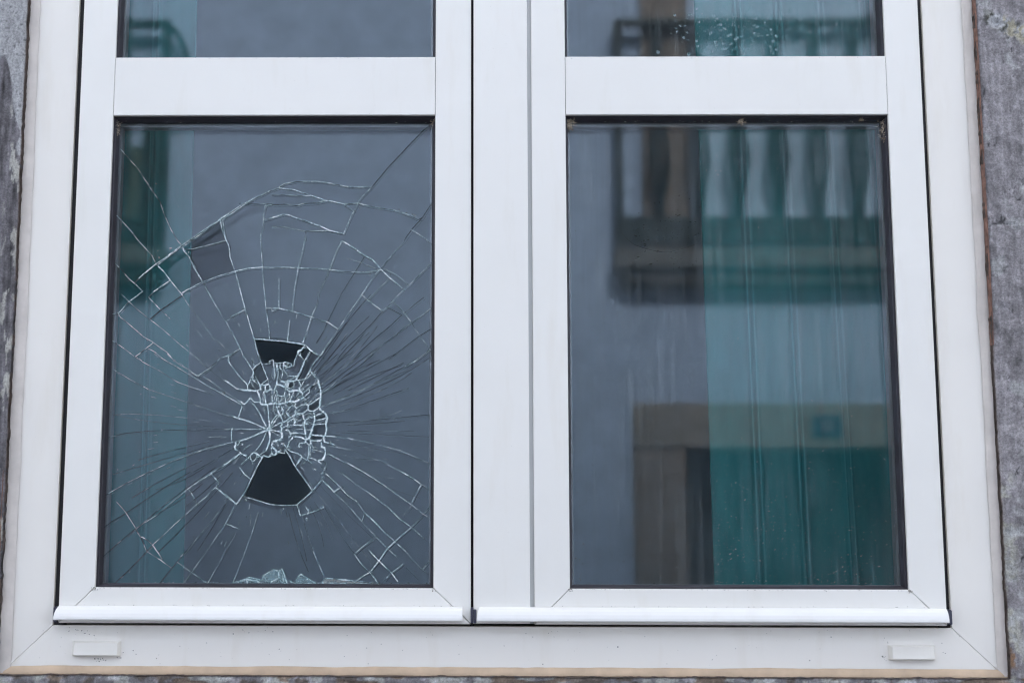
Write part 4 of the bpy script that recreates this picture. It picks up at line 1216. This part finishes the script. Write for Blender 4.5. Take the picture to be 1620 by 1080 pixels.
# ================================================================== CURTAINS
def curtain(label, xa, xb, flare, seams, side):
    """teal cloth hanging just inside; xa..xb at mid height, seams are stitched double pleats"""
    Yc = .17; N, Kz = 260, 26; V, Fc = [], []
    z0, z1 = .75, 3.0
    for j in range(Kz+1):
        z = z0+(z1-z0)*j/Kz; fl = flare*(1.85-z)
        for i in range(N+1):
            t = i/N; x = xa+(xb-xa)*t
            y = Yc + .0035*math.sin(x*22+side+.5*math.sin(z*1.3)) + .0008*math.sin(x*95+2*side+.6*z)
            for s in seams:
                for q in (-.0035, .0035):
                    y -= .0055*math.exp(-((x-s-q)/.0018)**2)
            V.append((x+fl*(t if side > 0 else 1-t)+fl*.3, y, z))
    for j in range(Kz):
        for i in range(N): a = j*(N+1)+i; Fc.append((a, a+1, a+N+2, a+N+1))
    me = bpy.data.meshes.new('curtain'); me.from_pydata(V, [], Fc)
    for p in me.polygons: p.use_smooth = True
    o = link('curtain', me, M['curtain']); tag(o, label, 'curtain', None)
    for s in seams:                                    # pale stitched tapes down each pleat
        t = (s-xa)/(xb-xa)
        if not 0 < t < 1: continue
        for q in (-.0042, .0042):
            bm = bmesh.new(); prev = None
            for j in range(Kz*2+1):
                z = z0+(z1-z0)*j/(Kz*2); fl = flare*(1.85-z); x = s+q
                y = Yc + .0035*math.sin(x*22+side+.5*math.sin(z*1.3)) + .0008*math.sin(x*95+2*side+.6*z) - .0075
                x += fl*(t if side > 0 else 1-t)+fl*.3
                a, b = bm.verts.new((x-.0009, y, z)), bm.verts.new((x+.0009, y, z))
                if prev: bm.faces.new((prev[0], prev[1], b, a))
                prev = (a, b)
            from_bm('stitched_seam', bm, M['seam'], o)
    md = o.modifiers.new('thickness', 'SOLIDIFY'); md.thickness = .0008
    return o
cR = [P(u, 650, .17)[0] for u in (1120, 1192, 1261, 1334, 1405)]
curtain('teal curtain hanging behind the right casement', cR[0], cR[0]+.62, .035, cR[1:]+[cR[4]+.08, cR[4]+.16, cR[4]+.24], 1)
cL = [P(u, 650, .17)[0] for u in (296, 232)]
curtain('narrow strip of teal curtain behind the left edge of the cracked pane', cL[0]-.55, cL[0], .02, [cL[1], cL[1]-.08, cL[1]-.16, cL[1]-.24, cL[1]-.32], -1)

# ================================================================== HOUSE OPPOSITE (seen mirrored in the panes)
FY = -5.2
def mp(u, v, Y=5.2): x, z = P(u, v, Y); return x, z
H = empty('opposite_house', (0, FY, 0))
tag(H, 'pale house across the street with brown stone doorway and iron balconies, mirrored in the panes', 'house')
jl, jr = mp(1005, 800)[0], mp(1090, 800)[0]; lt, lb = mp(1150, 636)[1], mp(1150, 708)[1]
DX1 = jr+1.05                                   # far side of the doorway
bm = bmesh.new()
bm_box(bm, -9, jl, FY-.35, FY, -.1, 7.6); bm_box(bm, DX1+(jr-jl), 9, FY-.35, FY, -.1, 7.6); bm_box(bm, jl, DX1+(jr-jl), FY-.35, FY, lt, 7.6)
from_bm('wall', bm, M['stucco'], H)
box('plinth', -9, jl-.004, FY+.0, FY+.025, -.1, .55, M['stucco_cream'], H)
box('roof', -9.2, 9.2, FY-3, FY+.35, 7.6, 7.8, M['roof'], H, .02)
# doorway: two jambs, a lintel, a recess and a door blackened as the opening's shade
box('door_jamb', jl, jr, FY-.30, FY+.03, 0, lb, M['sandstone'], H, .008); box('door_jamb', DX1, DX1+(jr-jl), FY-.30, FY+.03, 0, lb, M['sandstone'], H, .008)
box('lintel', jl, DX1+(jr-jl), FY-.30, FY+.034, lb+.001, lt, M['sandstone_lt'], H, .008)
d = box('front_door', jr, DX1, FY-.28, FY-.24, 0, lb, M['door_shade'], H)
for a in (.12, .56):
    for b_, c_ in ((.15, .85), (1.0, lb-.15)): box('door_panel', jr+a, jr+a+.36, FY-.24, FY-.225, b_, c_, M['door_shade'], H, .006)
bx, bz = mp(1311, 673)
pl = box('number_plate', bx-.075, bx+.075, FY+.036, FY+.046, bz-.055, bz+.055, M['plaque'], H, .003)
box('plate_figure', bx-.022, bx+.022, FY+.0475, FY+.050, bz-.032, bz+.032, M['plaque_white'], H, .004)
BY = FY+.13                                     # front of the balconies
def baluster(parent, x, z0, z1, y):
    bm = bmesh.new(); h = z1-z0
    for s in (-1, 1):
        tube(bm, [(x+s*.014, y, z0), (x+s*.016, y+.02, z0+h*.1), (x+s*.042, y+.05, z0+h*.28), (x+s*.020, y+.03, z0+h*.5), (x+s*.013, y, z0+h*.72), (x+s*.012, y, z1)], .014, 6)
    tube(bm, [(x, y+.02, z0), (x, y+.055, z0+h*.28), (x, y+.02, z0+h*.55)], .012, 6)
    tube(bm, [(x+.035*math.cos(a*.785), y+.045, z0+h*.28+.05*math.sin(a*.785)) for a in range(9)], .008, 6)
    bmesh.ops.create_icosphere(bm, subdivisions=2, radius=.036, matrix=Matrix.Translation((x, y+.02, z0+h*.5)))
    return from_bm('baluster', bm, M['iron'], parent)
def balcony(label, x0, x1, zs0, zs1, zr):
    b = empty('balcony', ((x0+x1)/2, BY, zs0)); tag(b, label, 'balcony', 'balconies of the house across the street')
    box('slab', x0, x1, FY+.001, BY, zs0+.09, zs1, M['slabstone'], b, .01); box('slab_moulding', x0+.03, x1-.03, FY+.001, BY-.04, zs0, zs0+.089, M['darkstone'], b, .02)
    box('kick_board', x0+.03, x1-.03, BY-.07, BY-.05, zs1+.03, zs1+.17, M['iron'], b, .003)
    box('handrail', x0+.01, x1-.01, BY-.085, BY-.035, zr-.025, zr+.015, M['iron'], b, .006)
    for x in (x0+.03, x1-.03):
        box('railing_post', x-.018, x+.018, BY-.08, BY-.044, zs1, zr-.026, M['iron'], b)
        box('side_rail', x-.012, x+.012, FY+.001, BY-.09, zr-.02, zr+.01, M['iron'], b)
    n = max(3, int((x1-x0)/.205))
    for i in range(1, n): baluster(b, x0+.03+(x1-x0-.06)*i/n, zs1+.171, zr-.026, BY-.06)
    return b
Yb = -BY
s0, s1 = mp(1100, 447, Yb)[1], mp(1100, 386, Yb)[1]; rz = mp(1100, 21, Yb)[1]; bxr = mp(975, 300, Yb)[0]
balcony('right-hand iron balcony above the brown stone doorway', bxr, bxr+2.5, s0, s1, rz)
bxl = mp(258, 300, Yb)[0]
lbal = balcony('left-hand iron balcony across the street', bxl-2.2, bxl, s0, s1, rz)
box('side_panel', bxl-.15, bxl-.02, BY-.10, BY-.085, s1+.02, mp(1100, 150, Yb)[1], M['iron'], lbal)
box('planter_board', bxl-2.1, bxl-.16, BY-.12, BY-.10, s1+.02, mp(1100, 215, Yb)[1], M['mossy'], lbal)
# scroll bracket on the left balcony's end
bm = bmesh.new(); tube(bm, [(bxl-.03+.02*i+.0, BY-.06, rz-.02-.012*i*i*.5) for i in range(7)], .016, 8); from_bm('end_scroll', bm, M['iron'], H)
def balcony_door(cx, hw_):
    zf = s1+.02
    for sg in (-1, 1):
        a_, b_ = sorted((cx+sg*hw_, cx+sg*(hw_+.24))); box('balcony_door_surround', a_, b_, FY, FY+.03, zf, zf+2.3, M['sandstone'], H, .006)
    box('balcony_door_head', cx-hw_-.24, cx+hw_+.24, FY, FY+.034, zf+2.301, zf+2.5, M['sandstone'], H, .006)
    box('balcony_door', cx-hw_+.001, cx+hw_-.001, FY, FY+.012, zf, zf+2.3, M['shutter'], H)
    for sg in (-1, 1):
        for k in range(3):
            a_, b_ = sorted((cx+sg*.04, cx+sg*(hw_-.05))); box('shutter_panel', a_, b_, FY+.0125, FY+.020, zf+.12+k*.72, zf+.12+k*.72+.62, M['shutter'], H)
balcony_door(mp(1015, 60)[0]+.24+.72, .72); balcony_door(bxl-1.1, .38)

# our own building has a roof edge too
hr = box('house_eaves', -6.2, 6.2, -.25, 4.8, 7.50, 7.62, M['roof'], hw, .01)
